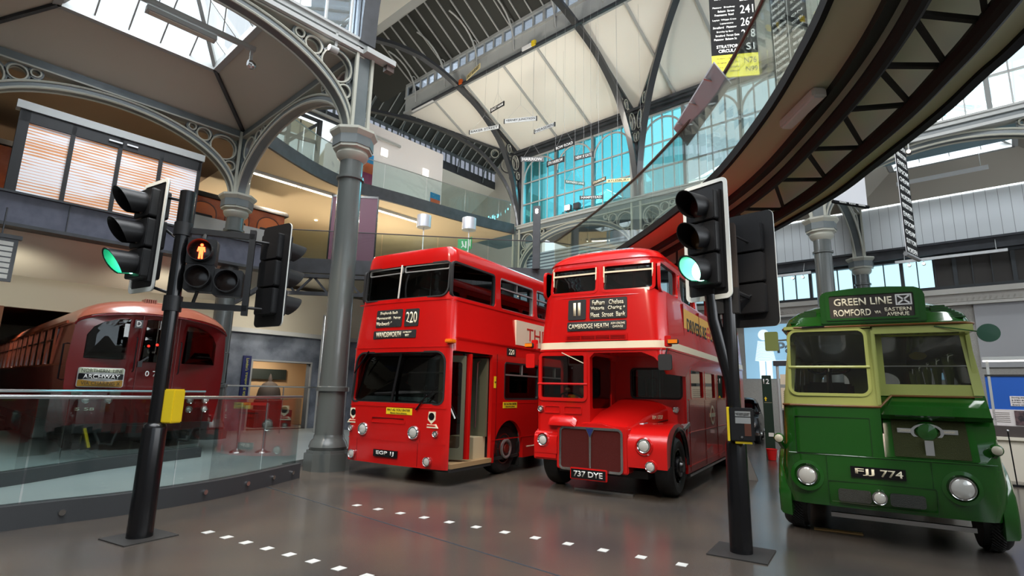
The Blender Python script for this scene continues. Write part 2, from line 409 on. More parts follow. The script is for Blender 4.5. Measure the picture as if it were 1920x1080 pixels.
# ---- iron columns ----
OCT = lambda r, a0=22.5: [(r*math.cos(rad(a0+45*i)), r*math.sin(rad(a0+45*i))) for i in range(8)]
def column(s, t, label, low=True):
    e = empty('column', wp(s, t, 0), label, 'column', 'iron columns of the hall', -BA, kind='structure')
    sh = MB()
    if low:
        MB().prism(OCT(.46), 'z', 0, .34, SHAFT).prism(OCT(.42), 'z', .34, .40, SHAFT).build('plinth', e, smooth=30)
        sh.lathe([(.36, .40), (.39, .46), (.36, .56), (.31, .62), (.30, .7)], 24, m=SHAFT)
        sh.lathe([(.29, .7), (.285, 1.57), (.335, 1.58), (.335, 1.66), (.28, 1.68), (.255, 6.25), (.30, 6.27), (.30, 6.33), (.255, 6.35), (.25, 6.75)], 24, m=SHAFT)
    else:
        sh.lathe([(.28, 0), (.255, 6.25), (.30, 6.27), (.30, 6.33), (.255, 6.35), (.25, 6.75)], 24, m=SHAFT)
    sh.build('shaft', e)
    cp = MB().lathe([(.25, 6.70), (.33, 6.78), (.36, 6.86), (.34, 6.93), (.40, 6.96)], 24, m=IRONL)
    cp.prism(OCT(.44), 'z', 6.96, 7.02, IRONL).prism(OCT(.46), 'z', 7.02, 7.24, IRON).rings([[(*p, 7.24) for p in OCT(.46)], [(*p, 7.34) for p in OCT(.54)], [(*p, 7.40) for p in OCT(.54)]], IRONL)
    cp.build('capital', e)
    pr = MB().box(-.16, .16, -.16, .16, 7.4, 9.45, IRON)
    for a in (-.2, .2):
        for b in (-.2, .2): pr.box(a-.035, a+.035, b-.035, b+.035, 7.4, 9.45, IRONL)
    pr.build('pier', e)
    return e
column(0, 0, 'tall grey iron column standing at the end of the glass balustrade beside the flat-fronted red bus')
column(-6.6, 0, 'grey iron column rising behind the red underground train')
column(6.6, 13.2, 'grey iron column under the bridge behind the green coach')
column(6.6, 19.75, 'grey iron column at the far window band behind the green coach', )
column(-6.6, 13.2, 'grey iron column at the left end of the blue clerestory windows')
column(0, 13.2, 'grey iron column in the middle of the blue clerestory windows')
column(13.2, 13.2, 'grey iron column at the right edge of the hall')
column(-6.6, -6.6, 'grey iron column under the left end of the arcade')
column(0, -6.6, 'grey iron column at the near corner of the left skylight bay')

# ---- arcade arches with ring tracery ----
def arch_mesh(mb, L=6.6):
    def e(u, k): return 7.4+k*math.sqrt(max(0, 1-(u/(L/2-.12))**2))
    for sgn in (1,):
        R = []
        N = 36
        for i in range(N+1):
            a = pi*i/N; u = -math.cos(a)*(L/2-.17); s_ = math.sin(a)
            zi = 7.35+1.72*s_; zo = zi+.16
            R.append([(u*.985, -.13, zi), (u*.985, .13, zi), (u, .13, zo), (u, -.13, zo)])
        mb.rings(R, IRON)
        for y in (-.14, .14):
            for off, rr_ in ((0, .032), (.16, .032)):
                mb.tube([(-math.cos(pi*i/N)*(L/2-.17)*(.985 if off == 0 else 1), y, 7.35+1.72*math.sin(pi*i/N)+off) for i in range(N+1)], rr_, 6, IRONL)
    mb.box(-L/2, L/2, -.14, .14, 9.28, 9.5, IRON)
    mb.box(-L/2, L/2, -.17, .17, 9.26, 9.30, IRONL)
    for sg in (-1, 1):
        mb.box(sg*(L/2-.14)-.05, sg*(L/2-.14)+.05, -.12, .12, 7.4, 9.3, IRON)
        for d, z, r in ((.38, 8.30, .15), (.62, 8.82, .37), (1.20, 9.04, .19), (1.53, 9.16, .10)):
            u = sg*(L/2-d)
            P = [(u+r*math.cos(2*pi*i/20), 0, z+r*math.sin(2*pi*i/20)) for i in range(20)]
            mb.rings([[(u+q*math.cos(2*pi*i/20), y, z+q*math.sin(2*pi*i/20)) for i in range(20)] for q, y in ((r, -.07), (r, .07), (r+.06, .07), (r+.06, -.07))], IRON, closed=True)
            for y in (-.075, .075):
                mb.tube([(u+r*math.cos(2*pi*i/20), y, z+r*math.sin(2*pi*i/20)) for i in range(20)], .026, 5, IRONL, closed=True)
    return mb
_am = arch_mesh(MB()).mesh('arch')
def arch(s, t, along_t, label):
    o = bpy.data.objects.new('arcade_arch', _am); COL.objects.link(o); o.location = wp(s, t, 0); o.rotation_euler = (0, 0, -BA+(pi/2 if along_t else 0))
    o['kind'] = 'structure'; o['label'] = label; o['category'] = 'arch'; o['group'] = 'iron arches with ring tracery'
arch(-3.3, 0, 0, 'iron arch with rings between the two left columns')
arch(-6.6, -3.3, 1, 'iron arch with rings springing over the orange striped screen')
arch(0, -3.3, 1, 'iron arch with rings crossing the top left of the hall towards the tall column')
for s, l in ((-3.3, 'iron arch under the blue windows behind the red buses'), (3.3, 'iron arch behind the curved bridge'), (9.9, 'iron arch at the right below the blue windows')): arch(s, 13.2, 0, l)
for s, l in ((6.6, 'iron arch running back to the far wall beside the white cloth blind'), (0, 'iron arch running back to the far wall behind the round-fronted bus')): arch(s, 16.5, 1, l)

# ---- clerestory walls ----
def sillbeam(n, a, b, wdt=.42):
    mb = MB(); p, q = Vector((*a, 0)), Vector((*b, 0))
    for z0, z1, w_ in ((9.5, 9.62, wdt), (9.62, 9.68, wdt*1.25)):
        mb.bar(p+Vector((0, 0, (z0+z1)/2)), q+Vector((0, 0, (z0+z1)/2)), w_, z1-z0, IRONG)
    stc('trim_%d' % n, mb)
sillbeam(5, (-6.6, 13.2), (17, 13.2)); sillbeam(6, (0, .2), (0, -15))
def clerestory(n, s0, s1, G, arched=True):
    """one window between mullions on the t = 13.2 wall"""
    f = MB(); z0, z1 = 9.66, 13.15; w_ = s1-s0
    f.box(s0-.06, s0+.06, 13.1, 13.3, z0, z1, IRONG).box(s1-.06, s1+.06, 13.1, 13.3, z0, z1, IRONG).box(s0, s1, 13.12, 13.28, z0, z0+.1, IRONG).box(s0, s1, 13.12, 13.28, z1-.08, z1, IRONG)
    for i in range(1, 4): f.box(s0+w_*i/4-.02, s0+w_*i/4+.02, 13.16, 13.24, z0, z1, IRONG)
    for z in (10.75, 11.85): f.box(s0, s1, 13.16, 13.24, z-.03, z+.03, IRONG)
    cx = (s0+s1)/2; r = w_/2-.05
    f.tube([(cx-r*math.cos(pi*i/16), 13.2, 12.05+r*math.sin(pi*i/16)) for i in range(17)], .045, 6, IRONG)
    o = stc('window_%d' % n, f)
    MB().box(s0, s1, 13.19, 13.21, z0, z1, G).build('pane', o)
edges = [-6.35, -4.3, -2.2, -.25]
TEALG = glass('teal_film_glass', (.36, .78, .84), .4); TEAL2 = glass('light_teal_glass', (.50, .86, .90), .4)
for i in range(3): clerestory(5+i, edges[i], edges[i+1], TEALG)
e2 = [.25, 2.1, 4.3, 6.35]
for i in range(3): clerestory(8+i, e2[i], e2[i+1], (TEAL2, BLG, BLG)[i])
e3 = [6.85, 8.95, 11.05, 13.0, 15]
for i in range(4): clerestory(11+i, e3[i], e3[i+1], BLG)
# canopy of the building across the street, seen through the blue glass
stc('outside', MB().box(-12, 17, 17.0, 17.4, 10.4, 10.75, mat('outside_canopy', lin(120, 150, 158), .6)).box(-12, 17, 14.8, 17.4, 10.3, 10.4, mat('outside_canopy', (1, 1, 1))))
# wall over the near-left arch (frosted clerestory facing the aisle)
f = MB().box(-.08, .08, -14, 0, 13.0, 13.3, IRONG)
for i in range(22): f.box(-.03, .03, -.35-i*.62, -.31-i*.62, 9.6, 13.1, IRONG)
f.box(-.03, .03, -14, 0, 11.3, 11.36, IRONG)
o = stc('window_16', f)
MB().box(-.01, .01, -14, 0, 9.6, 13.1, glass('frosted_glass', (.86, .93, 1.0), .5)).build('pane', o)
# wall-head beam under the nave roof
c = MB()
for a, b in (((-6.6, 13.2), (17, 13.2)),):
    c.box(a[0], b[0], 13.0, 13.4, 13.15, 13.3, DKST).box(a[0], b[0], 12.85, 13.4, 13.3, 13.4, DKST).box(a[0], b[0], 12.75, 13.4, 13.4, 13.52, DKST)
stc('trim_7', c)

# ---- nave roof ----
def slab(name, P, m, th=.1):
    mb = MB(); mb.rings([[Vector(p) for p in P], [Vector(p)+Vector((0, 0, th)) for p in P]], m); return stc(name, mb, smooth=0)
ZG = 15.5
slab('ceiling_nave', [(-6.6, 13.3, 13.45), (17, 13.3, 13.45), (17, 9.0, ZG), (-10.8, 9.0, ZG)], NAVE)
slab('ceiling_nave_near', [(-6.6, -.1, 13.45), (-10.8, 4.2, ZG), (1.5, 4.2, ZG), (0, -.1, 13.45)], NAVE)
NGL = glass('roof_glass', (.95, .97, 1), .3)
slab('ceiling_glazed', [(1.5, 4.2, ZG), (17, 4.2, ZG), (17, -.1, 13.45), (0, -.1, 13.45)], NGL, .06)
# purlin / rafter lines on the white boards
c = MB()
for s in (-8.6, -6.4, -4.06, -2.18, .0, 1.9, 4.1, 6.6, 8.8):
    t1 = 13.25 if s > -6.6 else 13.25-(-6.6-s)
    z1 = 13.42+(13.25-t1)*(ZG-13.45)/4.3
    c.bar((s, t1, z1), (s, 9.0, ZG-.03), .09, .07, IRONG)
stc('trim_8', c)
# lantern : gutter, little windows, dark ridge roof with bars and curved brackets
def lantern(n, t, sg, s0, s1):
    c = MB().box(s0, s1, t-.06, t+.06, ZG-.05, ZG+.75, IRONG).box(s0, s1, t-.16, t+.16, ZG-.08, ZG+.02, IRONG).box(s0, s1, t-.14, t+.14, ZG+.72, ZG+.82, IRONG)
    c.box(s0, s1, t-.09, t+.09, ZG+1.42, ZG+1.56, IRONG)
    k = int((s1-s0)/.56)
    for i in range(k+1):
        s = s0+(s1-s0)*i/k; c.box(s-(.06 if i % 4 == 0 else .03), s+(.06 if i % 4 == 0 else .03), t-.06, t+.06, ZG+.8, ZG+1.45, IRONG)
    o = stc('window_%d' % n, c)
    MB().box(s0, s1, t-.01, t+.01, ZG+.8, ZG+1.45, glass('lantern_glass', (.70, .73, .78), .5)).build('pane', o)
lantern(17, 9.0, 1, -10.8, 17); lantern(18, 4.2, -1, -10.8, 17)
ZR = ZG+1.5; RID = ZR+1.5
slab('roof_lantern', [(-13.2, 9.1, ZR), (17, 9.1, ZR), (17, 6.6, RID), (-13.2, 6.6, RID)], SLATE)
slab('roof_lantern_near', [(-13.2, 4.1, ZR), (-13.2, 6.6, RID), (17, 6.6, RID), (17, 4.1, ZR)], SLATE)
c = MB()
s = -10.4
while s < 16.5:
    for t0 in (9.05, 4.15): c.bar((s, t0, ZR-.03), (s, 6.6, RID-.03), .05, .06, IRONG)
    s += .62
c.bar((-10.8, 6.6, RID-.06), (17, 6.6, RID-.06), .12, .1, IRONG)
stc('trim_9', c)
c = MB()
s = -9.9
while s < 16.5:
    for t0, sg in ((9.0, -1), (4.2, 1)):
        P = [(s, t0+sg*.08, ZG+.25)]
        for i in range(9):
            a = pi/2*i/8; P.append((s, t0+sg*(.12+1.75*(1-math.cos(a))), ZG+.55+1.62*math.sin(a)))
        c.tube(P, .04, 6, IRONG)
        c.tube([(s, t0+sg*(.28+.13*math.cos(2*pi*i/12)), ZG+1.42+.16*math.sin(2*pi*i/12)) for i in range(12)], .025, 5, IRONG, closed=True)
    s += 2.2
stc('trim_10', c)

# ---- great ribs ----
RIBP = [(.03, 9.5), (.10, 10.3), (.26, 11.1), (.55, 12.0), (1.0, 12.9), (1.57, 13.7), (2.35, 14.35), (3.25, 14.88), (4.3, 15.25), (5.4, 15.55), (6.6, 15.7)]
def rib(name, p, d, span, label, W_=.24):
    """main rib from wall point p along unit direction d: curved rib, straight rafter above it, wall post and tracery rings"""
    mb = MB(); px, py = p; dx, dy = d; k = span/13.2
    def pt(u, z, o=0): return (px+dx*u-dy*o, py+dy*u+dx*o, z)
    P = [(q.x*k, q.y) for q in (Vector(v) for v in _cr(RIBP, 4))]
    P = P+[(span-u, z) for u, z in P[::-1][1:]]
    R = []
    for i, (u, z) in enumerate(P):
        a, b = Vector(P[max(0, i-1)]), Vector(P[min(len(P)-1, i+1)]); t_ = (b-a).normalized(); n = Vector((t_.y, -t_.x))*.075
        R.append([pt(u+n.x, z+n.y, -W_/2), pt(u+n.x, z+n.y, W_/2), pt(u-n.x, z-n.y, W_/2), pt(u-n.x, z-n.y, -W_/2)])
    mb.rings(R, RIBM)
    for u0, sg in ((0, 1), (span, -1)):
        mb.bar(pt(u0, 13.36), pt(u0+sg*4.3*k, 15.42), .14, .10, RIBM)
        mb.bar(pt(u0+sg*.02, 9.5), pt(u0+sg*.02, 13.4), .26, .10, RIBM)
        for du, z, r in ((.44*k, 12.92, .33), (.93*k, 13.50, .19), (.24*k, 12.28, .17)):
            mb.tube([pt(u0+sg*(du+r*.8*k*math.cos(2*pi*i/20)), z+r*1.25*math.sin(2*pi*i/20), 0) for i in range(20)], .04, 6, RIBM, closed=True)
            for o_ in (-.06, .06): mb.tube([pt(u0+sg*(du+r*.72*k*math.cos(2*pi*i/20)), z+r*1.13*math.sin(2*pi*i/20), o_) for i in range(20)], .018, 5, IRONL, closed=True)
    o = stc(name, mb); o['label'] = label; o['category'] = 'roof rib'; return o
def _cr(pts, n):
    P = [Vector(p) for p in pts]; O = []
    for i in range(len(P)-1):
        a, b, c, d = P[max(0, i-1)], P[i], P[i+1], P[min(len(P)-1, i+2)]
        for k in range(n):
            t = k/n; O.append(.5*((2*b)+(c-a)*t+(2*a-5*b+4*c-d)*t*t+(3*b-a-3*c+d)*t**3))
    return O+[P[-1]]
RIBM = mat('rib_dark_iron', lin(52, 54, 58), .3, coat=.3)
rib('roof_rib', (0, 13.2), (0, -1), 13.2, 'dark iron roof rib rising from the column between the two groups of blue windows')
rib('roof_rib', (-6.6, 13.2), (0, -1), 13.2, 'dark iron roof rib at the left end of the white ceiling, above the station signs')
rib('roof_rib', (-6.6, 13.2), (-.7071, -.7071), 18.66, 'dark diagonal roof rib spanning over the white room on the gallery')
rib('roof_rib', (0, 13.2), (.7071, -.7071), 18.66, 'dark diagonal roof rib leaning right beside the black route blind')
# stout riveted pier above the tall column
c = MB()
for a in (-.2, .06):
    c.box(a, a+.14, -.22, .22, 9.5, 12.2, DKST)
R = []
for i in range(9):
    a = i/8; R.append([(.28+.9*a**2.2*1.3, -.2, 9.6+4.2*a), (.28+.9*a**2.2*1.3, .2, 9.6+4.2*a), (-.3+.9*a**2.2*1.1, .2, 9.6+4.2*a), (-.3+.9*a**2.2*1.1, -.2, 9.6+4.2*a)])
c.rings(R, DKST)
stc('trim_11', c)

# ---- far transept roof beyond the diagonal rib ----
TZ = 15.9
slab('ceiling_transept', [(-19.8, 8, 13.5), (-15.4, 8, TZ), (-15.4, 21, TZ), (-19.8, 21, 13.5)], NAVE)
slab('ceiling_transept_near', [(-6.6, 13.3, 13.5), (-10.8, 9.1, TZ), (-10.8, 14.2, TZ), (-6.6, 14.2, 13.5)], NAVE)
c = MB().box(-15.46, -15.34, 4, 21, TZ, TZ+.55, DKST).box(-15.5, -15.3, 4, 21, TZ+1.2, TZ+1.32, IRON)
for i in range(40): c.box(-15.44, -15.36, 4+i*.43, 4.06+i*.43+(.08 if i % 4 == 0 else 0), TZ+.5, TZ+1.25, IRON)
o = stc('window_19', c)
MB().box(-15.41, -15.39, 4, 21, TZ+.5, TZ+1.25, glass('louvred_glass', (.62, .62, .66), .4)).build('pane', o)
slab('roof_transept', [(-15.45, 3, TZ+1.3), (-13.2, 3, TZ+3.1), (-13.2, 21, TZ+3.1), (-15.45, 21, TZ+1.3)], SLATE)
slab('roof_transept_near', [(-13.2, 9, TZ+3.1), (-10.8, 9, TZ+1.3), (-10.8, 21, TZ+1.3), (-13.2, 21, TZ+3.1)], SLATE)
c = MB()
for i in range(30): c.bar((-15.4, 3.4+i*.6, TZ+1.27), (-13.2, 3.4+i*.6, TZ+3.07), .05, .06, IRONG)
for i in range(8):
    t = 4.6+i*2.4
    c.tube([(-15.3, t, TZ+.1)]+[(-15.25+1.9*(1-math.cos(pi/2*j/8)), t, TZ+.35+1.9*math.sin(pi/2*j/8)) for j in range(9)], .045, 6, IRON)
stc('trim_12', c)
GBRICK = mat('painted_brick', lin(206, 200, 190), .8, bump=(14, .25))
stc('wall_transept', MB().prism([(-20, 0), (-10.9, 0), (-10.9, TZ+1.4), (-13.2, TZ+3.2), (-15.4, TZ+1.4), (-15.4, TZ), (-20, 13.5)], 'y', 20.3, 20.6, GBRICK), smooth=0)
stc('wall_left', MB().box(-20.3, -20, -15, 21, 0, 13.6, PLAST))
# enclosure behind the camera and to the right
WDK2 = mat('back_wall', lin(120, 116, 110), .8)
stc('wall_near', MB().box(-26, 17.3, -15.3, -15, 0, 14, WDK2)); stc('wall_right', MB().box(17, 17.3, -15.3, 21, 0, 3.5, WDK2).box(17, 17.3, -15.3, 21, 9.5, 16.5, WDK2))
f = MB()  # unseen glazed band, added to let side light in under the bridge
for i in range(19): f.box(17.1, 17.2, -15.2+i*2, -15.1+i*2, 3.5, 9.5, IRONG)
for z in (5.5, 7.5): f.box(17.1, 17.2, -15.2, 21, z-.04, z+.04, IRONG)
o = stc('window_20', f); MB().box(17.14, 17.16, -15.2, 21, 3.5, 9.5, NGL).build('pane', o)
slab('ceiling_near', [(-20, -15, 9.6), (-6.6, -15, 9.6), (-6.6, -6.6, 9.6), (-20, -6.6, 9.6)], AISLE)
slab('ceiling_near_transept', [(0, -15, 13.45), (17, -15, 13.45), (17, -.1, 13.45), (0, -.1, 13.45)], NGL, .06)
c = MB()
for i in range(24): c.box(.3+i*.7, .38+i*.7, -15, -.1, 13.3, 13.42, IRONG)
for i in range(5): c.box(0, 17, -14.5+i*3.4, -14.2+i*3.4, 13.1, 13.35, IRONG)
for i in range(20): c.bar((2+i*.78, -.1, 13.4), (2+i*.78, 4.2, ZG-.06), .06, .08, IRONG)
stc('trim_21', c)
slab('ceiling_aisle_near', [(-6.6, -15, 9.6), (0, -15, 9.6), (0, -6.6, 9.6), (-6.6, -6.6, 9.6)], AISLE)

# ================= VEHICLE KIT =================
def outline(xh, yf, yb, rf, rb, bow=0., n=6, x0=None):
    xl = -xh if x0 is None else x0
    P = rr(xl, xh, yf, yb, [rb, rb, rf, rf], n)
    # straight front edge gets extra points so it can bow
    i = 3*(n+1)
    a, b = P[i-1], P[i]
    P = P[:i]+[(a[0]+(b[0]-a[0])*k/6, a[1]+(b[1]-a[1])*k/6) for k in range(1, 6)]+P[i:]
    if bow: P = [(x, y+bow*(abs(x)/xh)**2*max(0, 1-(y-yf)/.7)) for x, y in P]
    return P
def shell(levels, m):
    """levels = (z, half width, front y, back y, front radius, back radius, bow)"""
    return MB().rings([[(x, y, z) for x, y in outline(xh, yf, yb, rf, rb, bw)] for z, xh, yf, yb, rf, rb, bw in levels], m)
def lamp(parent, x, y, z, r, name='headlamp', ry=None, m=LENS, rim=.2, rimm=CHROME, dome=.25, label=None):
    e = MB().lathe([(r, .05), (r*(1+rim), .02), (r*(1+rim), -.01), (r*(1+rim*.5), -.03), (r, -.02)], 22, (x, y, z), 'y', rimm).build(name, parent)
    MB().lathe([(r*1.01, .01), (r*.99, -.012), (r*.75, -.012-r*dome*.6), (r*.4, -.012-r*dome*.9), (.001, -.012-r*dome)], 22, (x, y, z), 'y', m).build('lens', e)
    if label: e['label'] = label
    return e
def wheel(parent, x, y, r, w, side, hubm, name='wheel', tread=False):
    """side=+1: outer face looks to +x"""
    P = []
    for q, h in ((.58, .0), (.62, .02), (.70, .035), (.86, .035), (.95, .0), (1.0, -.05), (1.0, -w+.05), (.95, -w), (.6, -w)): P.append((r*q, h*side if h > -.049 else h*side))
    mb = MB().lathe(P, 40, (x, y, r), 'x', RUBBER)
    if tread:
        for k in range(6):
            for i in range(60):
                a = 2*pi*(i+(k % 2)*.5)/60; a2 = a+.05
                xx = x-side*(.07+(w-.14)*k/5)
                mb.bar((xx-.012, y+(r+.004)*math.cos(a), r+(r+.004)*math.sin(a)), (xx+.016, y+(r+.004)*math.cos(a2), r+(r+.004)*math.sin(a2)), .026, .012, RUBBER)
    o = mb.build(name, parent)
    h = MB().lathe([(r*.60, .0*side), (r*.60, .015*side), (r*.56, .02*side), (r*.5, -.06*side), (r*.36, -.03*side), (r*.34, .05*side), (r*.2, .06*side), (r*.18, .10*side), (.001, .11*side)], 28, (x, y, r), 'x', hubm)
    for i in range(8):
        a = 2*pi*i/8; h.sphere((x+side*.0, y+r*.43*math.cos(a), r+r*.43*math.sin(a)), .022, hubm, n=6, k=4)
    h.build('hub', o)
    return o, h
def panes(parent, rects, axis, at, th=.008, m=GLASSD, name='window_pane', r=.06, fr=None, frm=BLACKM, fw=.03, dirn=1):
    """glazing with a rubber or metal frame round each opening"""
    for q in rects:
        P = rr(*q[:4], q[4] if len(q) > 4 else r)
        o = MB().prism(P, axis, at, at+th, m).build(name, parent, smooth=0)
        if fr is not None: MB().frame(grow(P, fw*.5), grow(P, -fw*.5), axis, fr[0], fr[1], frm).build('frame', o)
def seats(parent, ys, z, xs=((-1.0, -.1+-.15), (.25, 1.0)), m=None):
    for y in ys:
        for a, b in xs:
            mb = MB().box(a, b, y, y+.42, z+.35, z+.45, m).box(a, b, y+.40, y+.48, z+.35, z+.95, m)
            mb.build('seat', parent, bevel=.03)
MOQ = mat('seat_moquette', lin(70, 40, 34), .8)
def steering(parent, x, y, z, r, tilt, m=BLACK):
    P = [(r*math.cos(2*pi*i/28), r*math.sin(2*pi*i/28), 0) for i in range(28)]
    X = Matrix.Translation((x, y, z)) @ Matrix.Rotation(tilt, 4, 'X')
    mb = MB().tube(P, .016, 7, m, X, closed=True)
    for a in (0, 120, 240): mb.tube([(0, 0, -.03), (r*math.cos(rad(a)), r*math.sin(rad(a)), 0)], .01, 6, m, X)
    mb.lathe([(.04, -.06), (.04, .0), (.001, .01)], 12, m=m, X=X).tube([(0, 0, 0), (0, 0, -.6)], .03, 8, m, X)
    mb.build('steering_wheel', parent)
def roundel(parent, X, R, m, name='roundel_emblem'):
    mb = MB()
    n = 28
    mb.rings([[(q*math.cos(2*pi*i/n), q*math.sin(2*pi*i/n), h) for i in range(n)] for q, h in ((R, 0), (R, .004), (R*.72, .004), (R*.72, 0))], m, X, closed=True)
    mb.box(-R*1.32, R*1.32, -R*.2, R*.2, 0, .006, m, X)
    return mb.build(name, parent, smooth=0)

# ================= FLAT-FRONTED RED BUS =================
dms = empty('double_decker_bus', (-7.24, 7.79, 0), 'flat-fronted red double-decker bus, route 220, with an open folding front door', 'bus')
BOW = .07
L = [(.28, 1.28, 0, 9.3, .16, .25, BOW), (1.35, 1.285, -.01, 9.32, .16, .25, BOW), (2.40, 1.275, .0, 9.34, .16, .25, BOW), (2.46, 1.27, .0, 9.34, .16, .25, BOW), (3.32, 1.20, .05, 9.3, .17, .28, BOW),
     (4.08, 1.155, .10, 9.2, .17, .3, BOW), (4.17, 1.15, .10, 9.2, .17, .3, BOW), (4.30, 1.13, .11, 9.15, .17, .3, BOW), (4.37, 1.07, .14, 9.1, .17, .3, BOW*.7), (4.42, .92, .28, 8.95, .17, .3, .05), (4.455, .55, .7, 8.6, .17, .3, .0)]
yD = lambda z: 0 if z < 2.46 else (.05*(z-2.46)/.86 if z < 3.32 else .05+.05*(z-3.32)/.76)
fD = lambda x, z: yD(z)+BOW*(abs(x)/1.25)**2
cut = MB()
cut.rings([[(x, y, z) for x, y in outline(1.21, .06, 9.25, .14, .2, BOW)] for z in (.38, 2.33)])
cut.rings([[(x, y, z) for x, y in outline(xh, yf, 9.1, .14, .2, BOW)] for z, xh, yf in ((2.45, 1.2, .08), (3.32, 1.135, .12), (4.1, 1.08, .17), (4.3, 1.0, .2))])
WU = rr(-1.06, 1.08, 3.40, 4.07, [.1, .07, .07, .16]); cut.prism(WU, 'y', -.3, .45)
WS = [(p[0]+(-.09 if p[0] < 0 else 0)*(2.34-p[1])/.95, p[1]) for p in rr(-1.10, 1.13, 1.40, 2.35, [.2, .2, .1, .12])]; cut.prism(WS, 'y', -.3, .5)
up = [(.13+1.64*i, .13+1.64*i+1.47, 3.38, 4.06, .09) for i in range(5)]
up[1:] = [(1.79+1.62*i, 1.79+1.62*i+1.47, 3.38, 4.04, .08) for i in range(4)]
lo = [(1.87+1.62*i, 1.87+1.62*i+1.47, 1.50, 2.25, .07) for i in range(4)]
for q in up: cut.prism(rr(*q), 'x', -2, 2)
for q in lo: cut.prism(rr(*q), 'x', -2, 2)
cut.prism(rr(.12, 1.40, .20, 2.37, .02), 'x', .9, 2)
for yy in (2.10, 7.3):
    for sx in (-1, 1): cut.prism(circ(yy, .5, .57, 32), 'x', sx*.82, sx*1.6)
    for sx in (-1, 1): cut.box(min(sx*.82, sx*1.6), max(sx*.82, sx*1.6), yy-.57, yy+.57, 0, .5)
body = shell(L, RED).build('body', dms, cut=cut)
MB().box(-1.2, 1.2, .1, 9.2, .3, .36, DARK).box(-1.18, 1.18, .1, 9.1, 2.36, 2.42, DARK).box(-1.19, -.85, 1.5, 2.7, .36, 1.0, DARK).box(.8, 1.15, 1.5, 2.68, .36, 1.02, DARK).box(-.95, .2, 1.42, 1.46, .4, 2.3, DARK).build('floor_pan', dms)
# front glazing
gl = MB().patch(WU, lambda x, z: fD(x, z)+.035, .008, GLASSD).build('front_upper_window', dms, smooth=0)
def onD(P, off, d0=.02, m=ALU, nm='frame', par=None, k=.03):
    fo = grow(P, k/2); fi = grow(P, -k/2)
    mb = MB().rings([[(p[0], fD(*p)+off-d0, p[1]) for p in fo], [(p[0], fD(*p)+off+d0, p[1]) for p in fo], [(p[0], fD(*p)+off+d0, p[1]) for p in fi], [(p[0], fD(*p)+off-d0, p[1]) for p in fi]], m, closed=True)
    return mb.build(nm, par)
onD(WU, .0, .02, BLACKM, 'rubber_seal', gl)
for a, b in ((-1.01, -.07), (-.01, 1.05)): onD(rr(a, b, 3.93, 4.045, .03), .02, .012, ALU, 'vent_frame', gl, .022)
MB().bar((-.04, .04, 4.07), (-.075, .02, 3.40), .035, .03, ALU).build('pillar_strip', gl)
gl = MB().patch(WS, lambda x, z: fD(x, z)+.06+.10*(z-1.4), .008, GLASSD).build('windscreen', dms, smooth=0)
onD(WS, .0, .02, BLACKM, 'rubber_seal', gl)
MB().bar((.02, .1, 2.33), (-.10, .03, 1.41), .05, .04, BLACK).build('pillar_strip', gl)
for z in (1.62, 1.97): MB().tube([(-.05, .25, z), (1.1, .25, z)], .014, 8, STEEL).build('windscreen_rail', dms)
# side glazing
for i, q in enumerate(up):
    for sx in (-1, 1):
        xx = sx*(1.24-.10*(q[2]+.3-2.46)/1.5); P = rr(*q)
        o = MB().prism(P, 'x', xx-.02*sx-.03*sx, xx-.042*sx, GLASSD).build('upper_side_window', dms, smooth=0)
        MB().frame(grow(P, .014), grow(P, -.02), 'x', xx-.06*sx, xx+.0*sx, ALU if i else BLACKM).build('frame', o)
        if i: MB().bar((xx-.02*sx, q[0], 3.83), (xx-.02*sx, q[1], 3.83), .02, .03, ALU).bar((xx-.02*sx, (q[0]+q[1])/2, 3.83), (xx-.02*sx, (q[0]+q[1])/2, 4.03), .02, .025, ALU).build('vent_bar', o)
for i, q in enumerate(lo):
    for sx in (-1, 1):
        P = rr(*q)
        o = MB().prism(P, 'x', sx*1.245, sx*1.25, GLASSD).build('lower_side_window', dms, smooth=0)
        MB().frame(grow(P, .014), grow(P, -.02), 'x', sx*1.235, sx*1.285, BLACKM).build('frame', o)
        MB().bar((sx*1.27, q[0], 2.0), (sx*1.27, q[1], 2.0), .02, .03, ALU).bar((sx*1.27, (q[0]+q[1])/2, 2.0), (sx*1.27, (q[0]+q[1])/2, 2.24), .02, .025, ALU).build('vent_bar', o)
# panel seams
sm = MB()
for z in (.71, 1.33, 2.44, 3.33):
    for x in range(-12, 12): sm.bar((x*.1, fD(x*.1, z)-.004-(.01 if z == 1.33 else 0), z), (x*.1+.1, fD(x*.1+.1, z)-.004-(.01 if z == 1.33 else 0), z), .008, .014, RED)
for x, a, b in ((-.93, .3, .70), (.62, .3, .70), (.66, .72, 1.31)): sm.box(x-.004, x+.004, fD(x, .5)-.006, fD(x, .5)+.004, a, b, RED2)
for z in (.71, 1.42, 2.62, 3.32): sm.box(1.2 if z > 3 else 1.27, 1.212 if z > 3 else 1.288, .17 if z > 2 else 1.45, 9.1, z-.008, z+.008, RED)
for y in (1.56, 3.33, 4.95): sm.box(1.28, 1.29, y-.005, y+.005, .45, 2.4, RED2)
sm.build('panel_beading', dms)
def box_sign(parent, x0, x1, z0, z1, f, name='destination_box', m=BLACKM, r=.025, proud=.012, label=None):
    P = rr(x0, x1, z0, z1, r)
    o = MB().patch(P, lambda x, z: f(x, z)-proud, proud+.02, m).build(name, parent, smooth=0)
    if label: o['label'] = label
    return o
b1 = box_sign(dms, -.645, .05, 2.84, 3.19, fD, label='black blind box naming three districts')
y_ = fD(-.3, 3)-.013
for k, (tx, w_) in enumerate((('Shepherds Bush', .46), ('Hammersmith   Putney', .62), ('Wandsworth Garratt L.', .64))): text(tx, TEXTC, b1, (-.3, y_, 3.115-k*.1), w_, .075, bold=.01)
